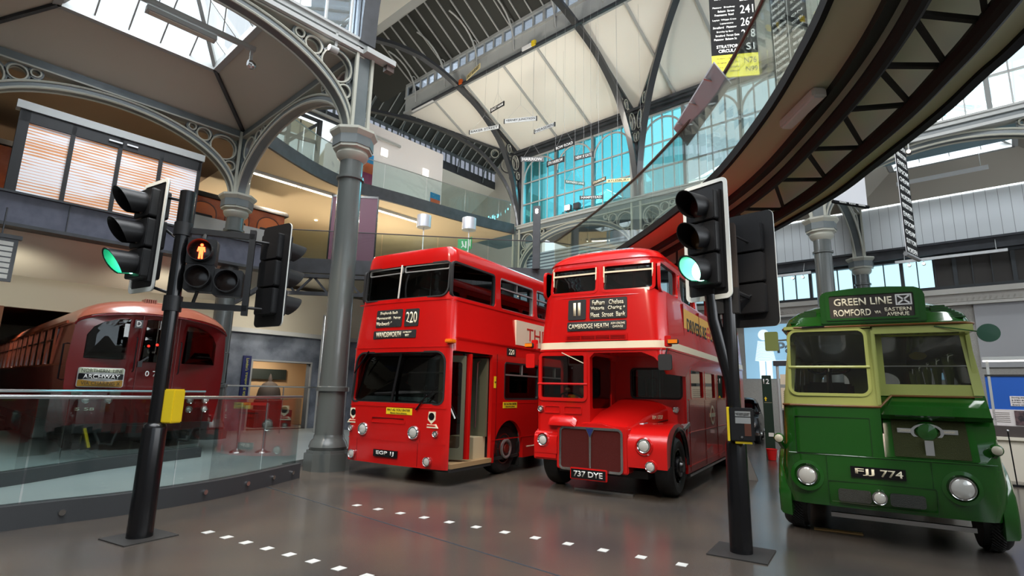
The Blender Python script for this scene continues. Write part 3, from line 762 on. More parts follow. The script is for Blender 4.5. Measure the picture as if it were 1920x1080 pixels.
b2 = box_sign(dms, .12, .46, 2.84, 3.18, fD, label='black route number blind 220'); text('220', TEXTC, b2, (.29, fD(.29, 3)-.014, 3.01), .28, .22, bold=.012)
b3 = box_sign(dms, -.68, .43, 2.615, 2.775, fD, label='black destination blind WANDSWORTH')
text('WANDSWORTH', TEXTC, b3, (-.26, fD(-.26, 2.7)-.015, 2.695), .65, .105, bold=.015)
text('WAY', TEXTC, b3, (.22, fD(.22, 2.7)-.015, 2.665), .10, .05, bold=.02); text('ARTILLERY', TEXTC, b3, (.22, fD(.22, 2.7)-.015, 2.725), .22, .032, bold=.02)
o = box_sign(dms, -.17, .46, 1.19, 1.31, lambda x, z: fD(x, z)-.012, 'notice', YELLOW, .005, .004, 'yellow PAY AS YOU ENTER notice')
text('PAY AS YOU ENTER', TEXTK, o, (.145, -.02, 1.275), .56, .042, bold=.0); text('Exact fare please', TEXTK, o, (.145, -.02, 1.215), .40, .032)
MB().frame(rr(-.56, .31, 1.02, 1.14, .03), rr(-.53, .28, 1.035, 1.12, .02), 'y', -.012, .03, RED).box(-.54, .29, -.008, .0, 1.10, 1.125, RED2).build('ventilation_panel', dms)
for x in (-.765, .52): lamp(dms, x, fD(x, .8)-.02, .885, .10, 'headlamp', rim=.25)
for x in (-1.13, 1.0): lamp(dms, x, fD(x, .8)-.015, .885, .045, 'side_lamp', rim=.3)
for x in (-1.03, .86): lamp(dms, x, fD(x, .8)-.03, .405, .075, 'fog_lamp', rim=.12)
o = MB().box(-.42, .17, -.03, .0, .41, .535, BLACK).build('number_plate', dms); text('EGP 1J', TEXTW, o, (-.125, -.031, .4725), .44, .085, bold=.02)
for cx in (-1.095, .9):
    f_ = fD(cx, 1.1)-.012; hw = .085
    mb = MB().prism([(cx-hw, 1.27), (cx+hw, 1.27), (cx+hw, 1.13), (cx, 1.055), (cx-hw, 1.13)], 'y', f_-.003, f_+.02, TEXTC)
    mb.prism([(cx-.10, 1.055), (cx-.04, 1.045), (cx+.04, 1.045), (cx+.10, 1.055), (cx+.15, .985), (cx-.15, .985)], 'y', f_-.003, f_+.02, TEXTC)
    o = mb.build('emblem', dms, smooth=0); MB().prism(circ(cx, 1.185, .066), 'y', f_-.006, f_, BLACK).prism([(cx-.085, 1.035), (cx+.085, 1.035), (cx+.105, 1.01), (cx-.105, 1.01)], 'y', f_-.006, f_, RED).build('emblem_mark', o, smooth=0)
MB().bar((.56, -.02, 1.29), (.80, -.02, 1.56), .025, .02, BLACK).bar((.62, -.0, 1.42), (1.0, .05, 1.72), .012, .012, BLACK).build('wiper', dms)
MB().bar((-1.1, -.01, 1.95), (-.75, -.0, 2.38), .02, .02, BLACK).build('wiper', dms)
steering(dms, -.62, .62, 1.62, .23, rad(-18)); MB().box(-1.05, -.3, .2, .55, 1.2, 1.52, BLACKM).build('dashboard', dms, bevel=.05)
MB().box(-.85, -.4, 1.0, 1.4, .9, 1.05, DARK).box(-.85, -.4, 1.36, 1.45, .9, 1.75, DARK).build('driver_seat', dms, bevel=.03)
seats(dms, [1.0+.8*i for i in range(9)], 2.42, m=MOQ); seats(dms, [3.2+.8*i for i in range(7)], .5, m=MOQ)
for x in (-.35, .45): MB().tube([(x, 1.3, 2.45), (x, 1.3, 4.2)], .015, 8, STEEL).build('grab_pole', dms)
# doorway : folded leaf, platform, inner partition, pole
dl = MB().frame(rr(.30, .80, .42, 2.30, .02), rr(.37, .73, .62, 2.18, .05), 'y', .0, .045, mat('door_grey_green', lin(92, 92, 74), .4), Matrix.Translation((.55, .15, 0)) @ Matrix.Rotation(rad(28), 4, 'Z')).build('door_leaf', dms)
MB().box(.37, .73, .018, .026, .62, 2.18, GLASSD, Matrix.Translation((.55, .15, 0)) @ Matrix.Rotation(rad(28), 4, 'Z')).build('pane', dl, smooth=0)
MB().tube([(.42+.55, .30, 1.55), (.62+.55, .36, 1.15)], .016, 8, WHITE).build('door_handle', dl)
MB().box(1.20, 1.29, .62, .68, .42, 2.34, RED).box(1.15, 1.2, .56, .68, .42, 2.34, BLACKM).build('door_edge', dms)
WOOD = mat('platform_wood', lin(160, 130, 92), .5)
MB().box(.3, 1.30, .14, 1.42, .30, .38, WOOD).box(.6, 1.29, .14, 1.42, .24, .30, DARK).build('step', dms)
MB().box(.55, 1.15, 1.0, 1.40, .38, .78, mat('step_cream', lin(190, 175, 140), .5)).build('step', dms)
MB().box(.62, 1.2, 1.32, 1.38, .78, 2.30, mat('door_grey_green', (0, 0, 0))).build('partition', dms)
MB().tube([(1.05, 1.18, .95), (1.05, 1.2, 2.2), (1.05, 1.3, 2.25)], .016, 8, STEEL).build('grab_pole', dms)
o = MB().box(1.285, 1.292, 1.46, 1.53, 1.72, 1.95, YELLOW).build('notice', dms); text('EXIT', TEXTK, o, (1.293, 1.495, 1.835), .05, .03, SIDE)
# side lettering and panels
o = MB().box(1.2, 1.262, 2.33, 8.4, 2.66, 3.2, mat('advert_cream', lin(232, 218, 192), .4)).build('advert_panel', dms, label='cream advertisement panel')
for r_ in (MB(),): pass
text('THE LONDON', TEXTR, o, (1.263, 2.8, 2.93), 3.4, .28, SIDE, align='l')
o = MB().box(1.27, 1.285, 1.94, 2.3, 2.40, 2.56, BLACKM).build('route_number_plate', dms, bevel=.004, label='small black 220 plate over the window'); text('220', TEXTC, o, (1.286, 2.12, 2.48), .22, .11, SIDE, bold=.01)
o = MB().box(1.285, 1.291, 1.82, 2.38, 1.32, 1.44, YELLOW).build('notice', dms); text('PAY AS YOU ENTER', TEXTK, o, (1.2915, 2.1, 1.405), .5, .04, SIDE); text('Exact fare please', TEXTK, o, (1.2915, 2.1, 1.35), .36, .03, SIDE)
text('LONDON TRANSPORT', TEXTC, dms, (1.286, 3.25, .50), .42, .026, SIDE, align='r')
MB().box(1.15, 1.30, -.03, .14, 2.50, 2.57, AMBER).build('indicator_lamp', dms, bevel=.015)
for yy in (2.10, 7.3):
    for sx in (-1, 1):
        o, h = wheel(dms, sx*1.14, yy, .50, .28, sx, mat('wheel_dark_red', (.16, .018, .012), .25, coat=.5))
        if sx > 0: MB().lathe([(.14, .03), (.19, .05), (.197, .09), (.17, .10), (.145, .09), (.14, .03)], 28, (1.14, yy, .5), 'x', ALU).build('hub_ring', o)
MB().box(.9, 1.2, 2.62, 2.65, .12, .6, RUBBER).build('mud_flap', dms)

# ================= ROUND-FRONTED HALF-CAB BUS =================
rm = empty('double_decker_bus', (-3.615, 8.9, 0), 'red half-cab double-decker bus with rounded roof, cream band and bonnet, route 11', 'bus')
L = [(.30, 1.19, .02, 8.4, .10, .2, 0), (1.5, 1.20, .0, 8.42, .14, .2, 0), (2.40, 1.20, .0, 8.42, .22, .3, .02), (2.58, 1.195, .01, 8.42, .26, .3, .03), (3.36, 1.15, .05, 8.4, .3, .35, .04), (3.95, 1.09, .13, 8.34, .32, .4, .05),
     (4.03, 1.08, .15, 8.33, .32, .4, .05), (4.045, 1.095, .13, 8.33, .32, .4, .05), (4.12, 1.06, .17, 8.3, .33, .4, .05), (4.22, .96, .27, 8.2, .36, .4, .05), (4.30, .80, .42, 8.05, .36, .4, .04), (4.355, .55, .7, 7.8, .3, .4, 0), (4.38, .25, 1.1, 7.4, .2, .2, 0)]
def fR(x, z):
    y0 = 0 if z < 2.5 else (.05*(z-2.58)/.78 if z < 3.36 else .05+.08*(z-3.36)/.59)
    xh = 1.2 if z < 2.5 else 1.15
    y = max(0, y0)+(.03 if z > 2.4 else 0)*(abs(x)/xh)**2*1.3
    e = abs(x)-(xh-.3)
    return y+(.3-math.sqrt(max(0, .09-e*e)) if e > 0 and z > 2.4 else 0)*.9
cut = MB()
cut.rings([[(x, y, z) for x, y in outline(xh, yf, 8.3, .2, .2)] for z, xh, yf in ((2.48, 1.13, .12), (3.36, 1.09, .15), (3.95, 1.03, .24), (4.2, .9, .4))])
cut.box(-1.14, -.19, .06, 1.25, .7, 2.36); cut.box(-1.14, 1.14, 1.36, 8.3, .4, 2.36)
bay = rr(-.13, 1.6, -1, 2.36, [.01, .12, .01, .01]); cut.prism([(-.13, -1), (1.6, -1), (1.6, 2.0), (1.17, 2.0), (1.12, 2.15), (1.0, 2.28), (.8, 2.36), (-.05, 2.36), (-.13, 2.28)], 'y', -.5, 1.3)
cut.box(-1.5, 1.5, -.5, .9, -.2, .62)
UWL = [rr(-.94, -.02, 3.455, 3.945, .07), rr(.08, 1.0, 3.455, 3.945, .07)]
for P in UWL: cut.prism(P, 'y', -.3, .6)
CW = rr(-1.10, -.205, 1.545, 2.345, .06); cut.prism(CW, 'y', -.3, .3)
cut.prism(rr(.12, 1.05, 1.40, 2.32, .05), 'x', -.3, -.05)      # cab inner side window
cut.prism(rr(.12, 1.05, 1.55, 2.3, .05), 'x', -1.5, -1.0)     # driver's outer window
cut.prism(rr(.18, 1.12, 1.60, 2.14, .07), 'y', 1.2, 1.5)       # bulkhead window
upR = [(-.02+.14, 1.2, 3.42, 3.92, .1)]+[(1.42+1.35*i, 1.42+1.35*i+1.2, 3.42, 3.92, .07) for i in range(5)]
loR = [(1.68, 2.75, 1.61, 2.15, .05), (2.93, 3.95, 1.61, 2.15, .05), (4.28, 5.2, 1.61, 2.15, .05), (5.4, 6.5, 1.61, 2.15, .05), (6.7, 7.6, 1.61, 2.15, .05)]
for q in upR+loR: cut.prism(rr(*q), 'x', -2, 2)
cut.prism(circ(5.85, .48, .56, 28), 'x', .85, 1.6).prism(circ(5.85, .48, .56, 28), 'x', -1.6, -.85)
shell(L, RED).build('body', rm, cut=cut)
MB().box(-1.15, 1.15, 1.35, 8.2, .42, .48, DARK).box(-1.13, 1.13, .2, 8.2, 2.40, 2.46, DARK).build('floor_pan', rm)
MB().box(-.12, 1.17, 1.27, 1.30, .4, 1.58, RED).build('bulkhead', rm)
def onR(P, m, nm, par, k=.03, d=.015, off=0):
    fo = grow(P, k/2); fi = grow(P, -k/2)
    return MB().rings([[(p[0], fR(*p)+off-d, p[1]) for p in fo], [(p[0], fR(*p)+off+d, p[1]) for p in fo], [(p[0], fR(*p)+off+d, p[1]) for p in fi], [(p[0], fR(*p)+off-d, p[1]) for p in fi]], m, closed=True).build(nm, par)
for P, a, b in ((UWL[0], -.93, -.03), (UWL[1], .09, .99)):
    g = MB().patch(P, lambda x, z: fR(x, z)+.04, .008, GLASSD).build('front_upper_window', rm, smooth=0)
    onR(P, RED, 'rim', g, .05, .018, .01)
    MB().bar((a, fR(a, 3.8)+.005, 3.81), (b, fR(b, 3.8)+.005, 3.81), .025, .03, CREAM).bar((b-.015, fR(b, 3.8)+.005, 3.92), (b-.015, fR(b, 3.7)+.005, 3.68), .02, .03, CREAM).bar((a+.015, fR(a, 3.8)+.005, 3.92), (a+.015, fR(a, 3.7)+.005, 3.62), .02, .03, CREAM).build('vent_frame', g)
g = MB().patch(CW, lambda x, z: .03, .008, GLASSD).build('cab_windscreen', rm, smooth=0)
onR(CW, RED, 'rim', g, .06, .02, -.005)
MB().tube([(-1.14, -.02, 1.815), (-.17, -.02, 1.815)], .02, 8, RED).build('windscreen_bar', g)
MB().bar((-.66, -.03, 2.37), (-.24, -.03, 2.18), .012, .012, CREAM).build('wiper', g)
MB().prism(rr(.12, 1.05, 1.40, 2.32, .05), 'x', -.155, -.148, GLASSD).build('cab_side_window', rm, smooth=0)
o = MB().prism(rr(.18, 1.12, 1.60, 2.14, .07), 'y', 1.32, 1.328, GLASSD).build('bulkhead_window', rm, smooth=0)
MB().frame(grow(rr(.18, 1.12, 1.60, 2.14, .07), .02), grow(rr(.18, 1.12, 1.60, 2.14, .07), -.012), 'y', 1.285, 1.33, BLACKM).build('rubber_seal', o)
MB().prism(rr(.72, 1.12, 2.17, 2.34, .05), 'y', 1.27, 1.31, BLACKM).build('ventilator', rm)
for q in upR:
    for sx in (-1, 1): 
        P = rr(*q); o = MB().prism(P, 'x', sx*1.085, sx*1.078, GLASSD).build('upper_side_window', rm, smooth=0)
        MB().frame(grow(P, .015), grow(P, -.015), 'x', sx*1.07, sx*1.12, RED).build('rim', o)
for q in loR:
    for sx in (-1, 1):
        P = rr(*q); o = MB().prism(P, 'x', sx*1.165, sx*1.172, GLASS).build('lower_side_window', rm, smooth=0)
        MB().frame(grow(P, .02), grow(P, -.012), 'x', sx*1.15, sx*1.205, RED).build('rim', o)
# cream band
ob = lambda z, g: [(x, y, z) for x, y in outline(1.2+g, -g, 8.42+g, .24, .3, .03)]
MB().rings([ob(2.435, -.01), ob(2.435, .012), ob(2.555, .008), ob(2.555, -.02)], CREAM, closed=True).build('cream_band', rm)
MB().rings([ob(2.40, -.01), ob(2.40, .022), ob(2.432, .022), ob(2.432, -.01)], RED, closed=True).build('beading', rm)
mb = MB()
for z, a in ((1.0, 1.45), (.42, 1.45), (1.585, 1.45)): mb.box(1.195, 1.212, a, 8.2, z-.008, z+.008, RED)
for y in (1.5, 2.84, 4.1, 5.3): mb.box(1.196, 1.204, y-.004, y+.004, .32, 1.58, RED2)
for y in (1.38, 2.7, 4.1, 5.5): mb.box(1.15, 1.185, y-.004, y+.004, 2.58, 3.36, RED2)
for z in (3.37,): mb.tube([(-1.03, .2, z), (-.9, .09, z), (-.5, .055, z), (0, .042, z), (.5, .055, z), (.9, .09, z), (1.03, .2, z)], .009, 6, RED)
mb.build('panel_beading', rm)
fR2 = lambda x, z: fR(x, z)+.0
b1 = box_sign(rm, -.565, -.215, 2.96, 3.33, fR2, label='black route number blind 11'); [text('1', TEXTC, b1, (x, .02, 3.15), .05, .24, bold=.01) for x in (-.43, -.34)]
b2 = box_sign(rm, -.14, .55, 2.96, 3.33, fR2, label='black blind box listing Fulham to Bank')
for k, (tx, w_) in enumerate((('Fulham   Chelsea', .58), ('Victoria   Charing +', .64), ('Fleet  Street  Bank', .64))): text(tx, TEXTC, b2, (.205, .015, 3.25-k*.11), w_, .085, bold=.01)
b3 = box_sign(rm, -.575, .54, 2.755, 2.92, fR2, label='black destination blind CAMBRIDGE HEATH')
text('CAMBRIDGE HEATH', TEXTC, b3, (-.16, .005, 2.835), .76, .085, bold=.012); text('ASH GROVE', TEXTC, b3, (.39, .005, 2.866), .26, .04, bold=.015); text('GARAGE', TEXTC, b3, (.39, .005, 2.81), .19, .04, bold=.015)
mb = MB().box(-.58, .53, .005, .02, 2.585, 2.665, BLACKM)
for k in range(4): mb.box(-.58, .53, -.012, .012, 2.588+k*.022, 2.598+k*.022, RED)
for k in range(5): mb.box(-.58+k*.275, -.57+k*.275, -.014, .012, 2.585, 2.665, RED)
mb.frame(rr(-.61, .56, 2.57, 2.70, .01), rr(-.585, .535, 2.585, 2.667, .01), 'y', -.012, .02, RED).build('vent_grille', rm)
# bonnet, radiator, wings
def bon(y):
    t = max(0, min(1, y/1.28)); zt = 1.16+.42*t**.85; zs = 1.06+.38*t**.9; xr = .50+.36*t; zb = .7; xl = -.36+.22*min(1, t*1.6)
    return [(xl, y, zb), (xr, y, zb), (xr+.01, y, zs-.05), (xr-.03, y, zs+.02), (xr-.15, y, zt-.05), (xr-.34, y, zt-.01), (.1, y, zt+.01), (xl+.08, y, zt-.01), (xl, y, zs)]
MB().rings([bon(y) for y in (-.04, .05, .2, .45, .7, 1.0, 1.29)], RED).build('bonnet', rm, bevel=.012)
text('RM 1737', TEXTC, rm, (.775, .93, 1.27), .34, .065, Matrix.Rotation(rad(-15.5), 4, 'Z') @ SIDE)
MB().tube([(.51, -.03, .98), (.56, .15, 1.03), (.62, .4, 1.09), (.71, .7, 1.14), (.79, 1.0, 1.19), (.86, 1.28, 1.22)], .012, 6, mat('bonnet_seam', (.06, .003, .003), .4)).build('bonnet_seam', rm)
MB().tube([(.62, .40, 1.16), (.68, .40, 1.17), (.71, .52, 1.18)], .014, 6, STEEL).build('bonnet_latch', rm)
MB().rings([[(x0, y, z) for x0, z in ((-.90, 1.085), (-.37, 1.085), (-.37, zt), (-.45, zt+.05), (-.82, zt+.05), (-.90, zt))] for y, zt in ((-.09, 1.10), (-.03, 1.20), (.08, 1.25), (.2, 1.27))], RED).build('engine_cover', rm, bevel=.02)
MB().prism(rr(-.74, .56, .37, 1.12, [.06, .06, .05, .05]), 'y', -.05, .35, RED).build('radiator_shell', rm, bevel=.02)
GR = rr(-.66, .46, .385, 1.075, [.08, .08, .06, .06])
MESHR = mat('radiator_mesh', (.075, .010, .008), .6, spec=.15, bump=(180, .8))
g = MB().prism(grow(GR, -.01), 'y', -.062, -.045, MESHR).build('radiator_mesh', rm)
MB().frame(grow(GR, .018), grow(GR, -.022), 'y', -.085, -.045, CHROME).build('chrome_surround', rm, bevel=.008, label='chrome radiator surround')
MB().prism([(-.115, .39), (-.085, .39), (-.08, .95), (-.02, 1.07), (.01, 1.085), (-.21, 1.085), (-.18, 1.07), (-.12, .95)], 'y', -.08, -.055, CHROME).build('centre_strip', g)
MB().prism([(-.1, .93), (-.03, 1.075), (-.17, 1.075)], 'y', -.09, -.075, mat('badge_blue', (.02, .03, .12), .3)).build('badge', g)
o = MB().box(-.44, .22, -.14, -.09, .235, .425, RED).build('number_plate', rm, bevel=.01); MB().box(-.42, .2, -.145, -.14, .255, .405, BLACK).build('plate_face', o); text('737 DYE', TEXTW, o, (-.11, -.146, .33), .52, .095, bold=.02)
def wing(x0, x1, name):
    P = [(-.06, .50), (-.07, .80), (-.05, .93), (.02, 1.02), (.16, 1.10), (.40, 1.17), (.72, 1.19), (1.0, 1.15), (1.2, 1.06), (1.30, .92), (1.30, .5)]
    P += [(.72+.58*math.cos(rad(a)), .48+.58*math.sin(rad(a))) for a in range(4, 177, 8)]
    return MB().prism(P, 'x', x0, x1, RED).build(name, rm, bevel=.035)
wing(.55, 1.195, 'front_wing'); 
MB().prism([(p[0]*.9-.02, p[1]) for p in ((-.04, .58), (-.06, .80), (-.04, .93), (.04, 1.0), (.2, 1.02), (.3, 1.0), (.3, .6))], 'x', -1.195, -.70, RED).prism(rr(-1.2, -.72, .50, .7, .03), 'y', -.05, .12, RED).build('front_wing', rm, bevel=.03)
MB().tube([(1.17, .72+.60*math.cos(rad(a)), .48+.62*math.sin(rad(a))) for a in range(-2, 176, 8)], .045, 8, BLACK).build('wheel_arch_guard', rm)
MB().rings([[(1.1, y, z) for y, z in ((1.0, 1.10), (1.45, 1.20), (1.5, 1.12), (1.1, 1.05))], [(1.21, y, z) for y, z in ((1.0, 1.10), (1.45, 1.20), (1.5, 1.12), (1.1, 1.05))]], ALU).build('wing_step_plate', rm, bevel=.01)
lamp(rm, .83, -.075, .85, .095, rim=.22); lamp(rm, -1.0, -.065, .83, .085, rim=.22)
for x, r_ in ((.83, .15), (-1.0, .13)): MB().lathe([(r_, .03), (r_, -.005), (r_*.86, -.025), (r_*.72, -.005)], 24, (x, -.07, .84), 'y', RED).build('lamp_ring', rm)
lamp(rm, .93, -.08, .54, .075, 'fog_lamp', rim=.1)
MB().lathe([(.1, .06), (.105, -.0), (.095, -.02)], 20, (.93, -.06, .54), 'y', RED).build('lamp_ring', rm)
lamp(rm, 1.02, 1.26, 1.40, .045, 'side_lamp', rim=.45); lamp(rm, -1.08, -.01, 1.37, .045, 'side_lamp', rim=.3)
mb = MB()
for x0, x1 in ((-1.0, -.70), (-.62, -.28)): mb.frame(rr(x0, x1, 1.30, 1.43, .02), rr(x0+.012, x1-.012, 1.312, 1.418, .02), 'y', -.015, .02, RED)
mb.build('cab_panel_rim', rm)
for sx in (-1, 1):
    o = MB().box(min(sx*1.19, sx*1.30), max(sx*1.19, sx*1.30), -.02, .06, 2.44, 2.62, RED).build('indicator_bracket', rm, bevel=.01)
    MB().box(min(sx*1.24, sx*1.42), max(sx*1.24, sx*1.42), -.06, .03, 2.48, 2.56, BLACKM).build('indicator_housing', o, bevel=.015); MB().box(min(sx*1.26, sx*1.41), max(sx*1.26, sx*1.41), -.07, -.055, 2.49, 2.55, AMBER).build('indicator_lens', o)
MB().tube([(1.22, .03, 2.42), (1.20, .0, 2.30)], .012, 6, BLACK).prism(rr(1.08, 1.30, 2.06, 2.32, .04), 'y', -.02, .02, BLACKM).build('mirror', rm)
MB().prism(rr(-1.40, -1.22, 2.1, 2.36, .03), 'y', -.03, .0, RED).build('mirror', rm)
# side details
o = MB().box(1.1, 1.176, 1.42, 7.2, 2.69, 3.28, mat('advert_ochre', lin(226, 170, 74), .4)).build('advert_panel', rm, label='ochre DRIVERS REQUIRED advertisement')
text('DRIVERS RE', TEXTK, o, (1.177, 1.65, 2.99), 1.75, .26, SIDE, align='l', bold=.02); text('UIRED', TEXTK, o, (1.177, 3.85, 2.99), .9, .26, SIDE, align='l', bold=.02)
roundel(o, Matrix.Translation((1.177, 3.62, 2.99)) @ SIDE, .17, TEXTR)
roundel(rm, Matrix.Translation((1.203, 3.57, 1.265)) @ SIDE, .2, CREAM)
MB().box(1.13, 1.2, 1.42, 7.9, .24, .28, STEEL).build('running_rail', rm)
wheel(rm, 1.15, .72, .485, .26, 1, BLACK); wheel(rm, -1.15, .72, .485, .26, -1, BLACK)
wheel(rm, 1.15, 5.85, .485, .4, 1, BLACK); wheel(rm, -1.15, 5.85, .485, .4, -1, BLACK)
MB().box(-.8, .8, .2, 1.2, .3, .42, DARK).tube([(-1.0, .72, .45), (1.0, .72, .45)], .07, 8, DARK).build('front_axle', rm)
steering(rm, -.66, .42, 1.55, .22, rad(-30)); MB().box(-1.1, -.22, .1, .2, .8, 1.45, DARK).build('dashboard', rm)
seats(rm, [1.3+.75*i for i in range(8)], 2.46, m=MOQ); seats(rm, [2.0+.75*i for i in range(6)], .5, m=MOQ)
for x, y in ((.55, 1.9), (.2, 2.6)): MB().tube([(x, y, .5), (x, y, 2.36)], .014, 8, STEEL).build('grab_pole', rm)

# ================= GREEN COACH =================
gc = empty('coach', (.38, 7.85, 0), 'green half-cab single-deck coach with light green window band and GREEN LINE blind', 'coach')
L = [(.40, 1.08, .06, 6.9, .30, .3, .03), (.60, 1.115, .0, 7.0, .34, .3, .03), (.80, 1.11, -.01, 7.0, .32, .3, .03), (1.0, 1.075, .0, 7.0, .22, .3, .02), (1.2, 1.06, .0, 7.0, .2, .3, .02), (1.585, 1.035, .0, 7.0, .16, .3, .02),
     (2.0, 1.0, .01, 7.0, .14, .3, .02), (2.52, .94, .03, 6.95, .14, .3, .02)]
yG = lambda x, z: .0+.02*(abs(x))**2
cut = MB()
cut.rings([[(x, y, z) for x, y in outline(xh, .12, 6.9, .3, .2)] for z, xh in ((.55, .98), (1.6, .97), (2.48, .88))])
SET = [(-.3, 1.015), (.02, 1.015), (.13, 1.30), (.19, 1.47), (.25, 1.60), (.30, 1.74), (.33, 2.50), (-.3, 2.50)]
cut.prism(SET, 'x', .0, 1.5)
PW = rr(-.90, -.09, 1.73, 2.505, .08); PW = [(p[0]+(-.03 if p[0] < -.5 else 0)*(2.5-p[1]), p[1]) for p in PW]
cut.prism(PW, 'y', -.3, .3)
swin = [(1.1+1.15*i, 1.1+1.15*i+1.0, 1.75, 2.3, .08) for i in range(5)]
for q in swin: cut.prism(rr(*q), 'x', -2, 2)
cut.prism(rr(.10, .95, 1.75, 2.4, .06), 'x', -2, -.8)
for x0, x1 in ((-.75, -.2), (.2, .75)):
    cut.prism([(x0, 1.7), (x1, 1.7), (x1, 2.05)]+[((x0+x1)/2+(x1-x0)/2*math.cos(pi*i/10), 2.05+.22*math.sin(pi*i/10)) for i in range(1, 10)]+[(x0, 2.05)], 'y', 6.5, 7.4)
for yy in (.78, 5.0):
    for sx in (-1, 1): cut.prism(circ(yy, .42, .455, 28), 'x', sx*.72, sx*1.6); cut.box(min(sx*.72, sx*1.6), max(sx*.72, sx*1.6), yy-.455, yy+.455, .1, .42)
o = shell(L, GREEN).build('body', gc, cut=cut)
o.data.materials.append(LGREEN)
for p in o.data.polygons:
    c_ = p.center
    if c_.z > (1.72 if c_.x > .01 and c_.y < .5 and abs(p.normal.x) < .7 else 1.59): p.material_index = 1
# split horizontal bands need their own colour boundary : light band skins
MB().box(-1.0, 1.0, .4, 6.8, .42, .5, DARK).box(-.95, -.06, .5, .56, .5, 1.55, DARK).build('floor_pan', gc)
# windscreen wall of the set-back half
WB = rr(.10, .93, 1.80, 2.44, .05)
mb = MB().frame([(.02, 1.72), (.99, 1.72), (.96, 2.50), (.02, 2.50)], [(.10, 1.86), (.94, 1.86), (.92, 2.44), (.10, 2.44)], 'y', .31, .36, LGREEN); mb.build('saloon_front', gc)
o = MB().box(.1, .94, .335, .342, 1.86, 2.44, GLASSD).build('saloon_windscreen', gc, smooth=0); MB().tube([(.1, .33, 2.08), (.94, .33, 2.08)], .009, 6, STEEL).build('windscreen_bar', o)
MB().prism([(.02, 1.50), (.12, 1.50), (.16, 1.6), (.33, 1.72), (.36, 1.74), (.36, 1.60), (.10, 1.45)], 'x', .0, 1.02, GREEN).build('nose_ledge', gc, smooth=0)
# nose panel with grille
def fN(x, z): return .02+(z-1.015)*.17/.455
o = MB().rings([[(x, fN(x, z)+d, z) for x, z in rr(.02, .86, 1.02, 1.50, .02)] for d in (-.02, .05)], GREEN).build('nose_panel', gc)
GM = mat('grille_mesh', (.032, .036, .010), .55, 0, spec=.15, bump=(120, 1.0))
MB().rings([[(x, fN(x, z)+d, z) for x, z in rr(.10, .79, 1.035, 1.465, .01)] for d in (-.03, -.02)], GM).build('grille_mesh', o, smooth=0)
n = 28
ring = [[(.43+q*math.cos(2*pi*i/n), fN(0, 1.315)-.04+d, 1.315+q*.62*math.sin(2*pi*i/n)) for i in range(n)] for q, d in ((.125, .02), (.125, -.01), (.155, -.01), (.155, .02))]
e = MB().rings(ring, ALU, closed=True).build('emblem_ring', gc)
MB().lathe([(.12, .02), (.09, -.03), (.001, -.05)], 20, (.43, fN(0, 1.315)-.03, 1.315), 'y', GREEN).build('emblem_cap', e)
MB().box(.39, .47, fN(0, 1.13)-.055, fN(0, 1.13)-.02, 1.03, 1.225, ALU).build('emblem_stem', e)
for x0, x1, tx in ((.17, .29, 'LONDON'), (.57, .69, 'TRANSPORT')):
    b_ = MB().box(x0-.02, x1+.02, fN(0, 1.33)-.05, fN(0, 1.33)-.02, 1.30, 1.35, ALU).build('emblem_bar', e); text(tx, TEXTC, b_, ((x0+x1)/2, fN(0, 1.33)-.051, 1.325), .11, .022)
# belt mouldings
BRN = mat('brown_moulding', lin(110, 70, 30), .3)
MB().tube([(-1.045, .25, 1.585), (-1.03, .10, 1.585), (-.95, .0, 1.585), (-.5, -.005, 1.585), (-.04, -.005, 1.585), (.0, .0, 1.585), (.14, .30, 1.72), (.16, .305, 1.72), (1.0, .305, 1.72)], .014, 6, BRN).build('belt_moulding', gc)
mb = MB()
for z, x0, x1 in ((1.0, -1.0, 1.0),): mb.tube([(x0+(x1-x0)*i/10, yG(x0+(x1-x0)*i/10, 0)-.004, z) for i in range(11)], .007, 6, GREEN)
mb.frame(rr(-.915, -.115, 1.005, 1.45, .01), rr(-.908, -.122, 1.012, 1.443, .01), 'y', -.004, .02, mat('coach_seam', (.004, .03, .004), .4))
mb.frame(rr(-.60, .45, .42, .705, .02), rr(-.592, .442, .428, .697, .02), 'y', -.006, .02, mat('coach_seam', (0, 0, 0)))
mb.box(-.60, -.594, -.005, .02, .71, .99, mat('coach_seam', (0, 0, 0))).box(.42, .426, -.005, .02, .71, .99, mat('coach_seam', (0, 0, 0)))
mb.build('panel_seams', gc)
# cab window
g = MB().prism(grow(PW, .01), 'y', .03, .038, GLASS).build('cab_windscreen', gc, smooth=0)
MB().frame(grow(PW, .03), grow(PW, -.006), 'y', -.012, .03, LGREEN).build('frame', g)
MB().tube([(-.93, -.015, 2.055), (-.06, -.015, 2.055)], .017, 8, LGREEN).build('windscreen_bar', g)
MB().box(-.96, -.02, -.02, .02, 2.53, 2.57, LGREEN).build('drip_rail', g)
MB().bar((-.75, -.03, 2.55), (-.5, -.03, 2.56), .02, .02, BLACK).build('wiper', g)
MB().box(-.03, .02, -.005, .33, 1.6, 2.5, LGREEN).build('cab_corner_post', gc, bevel=.01)
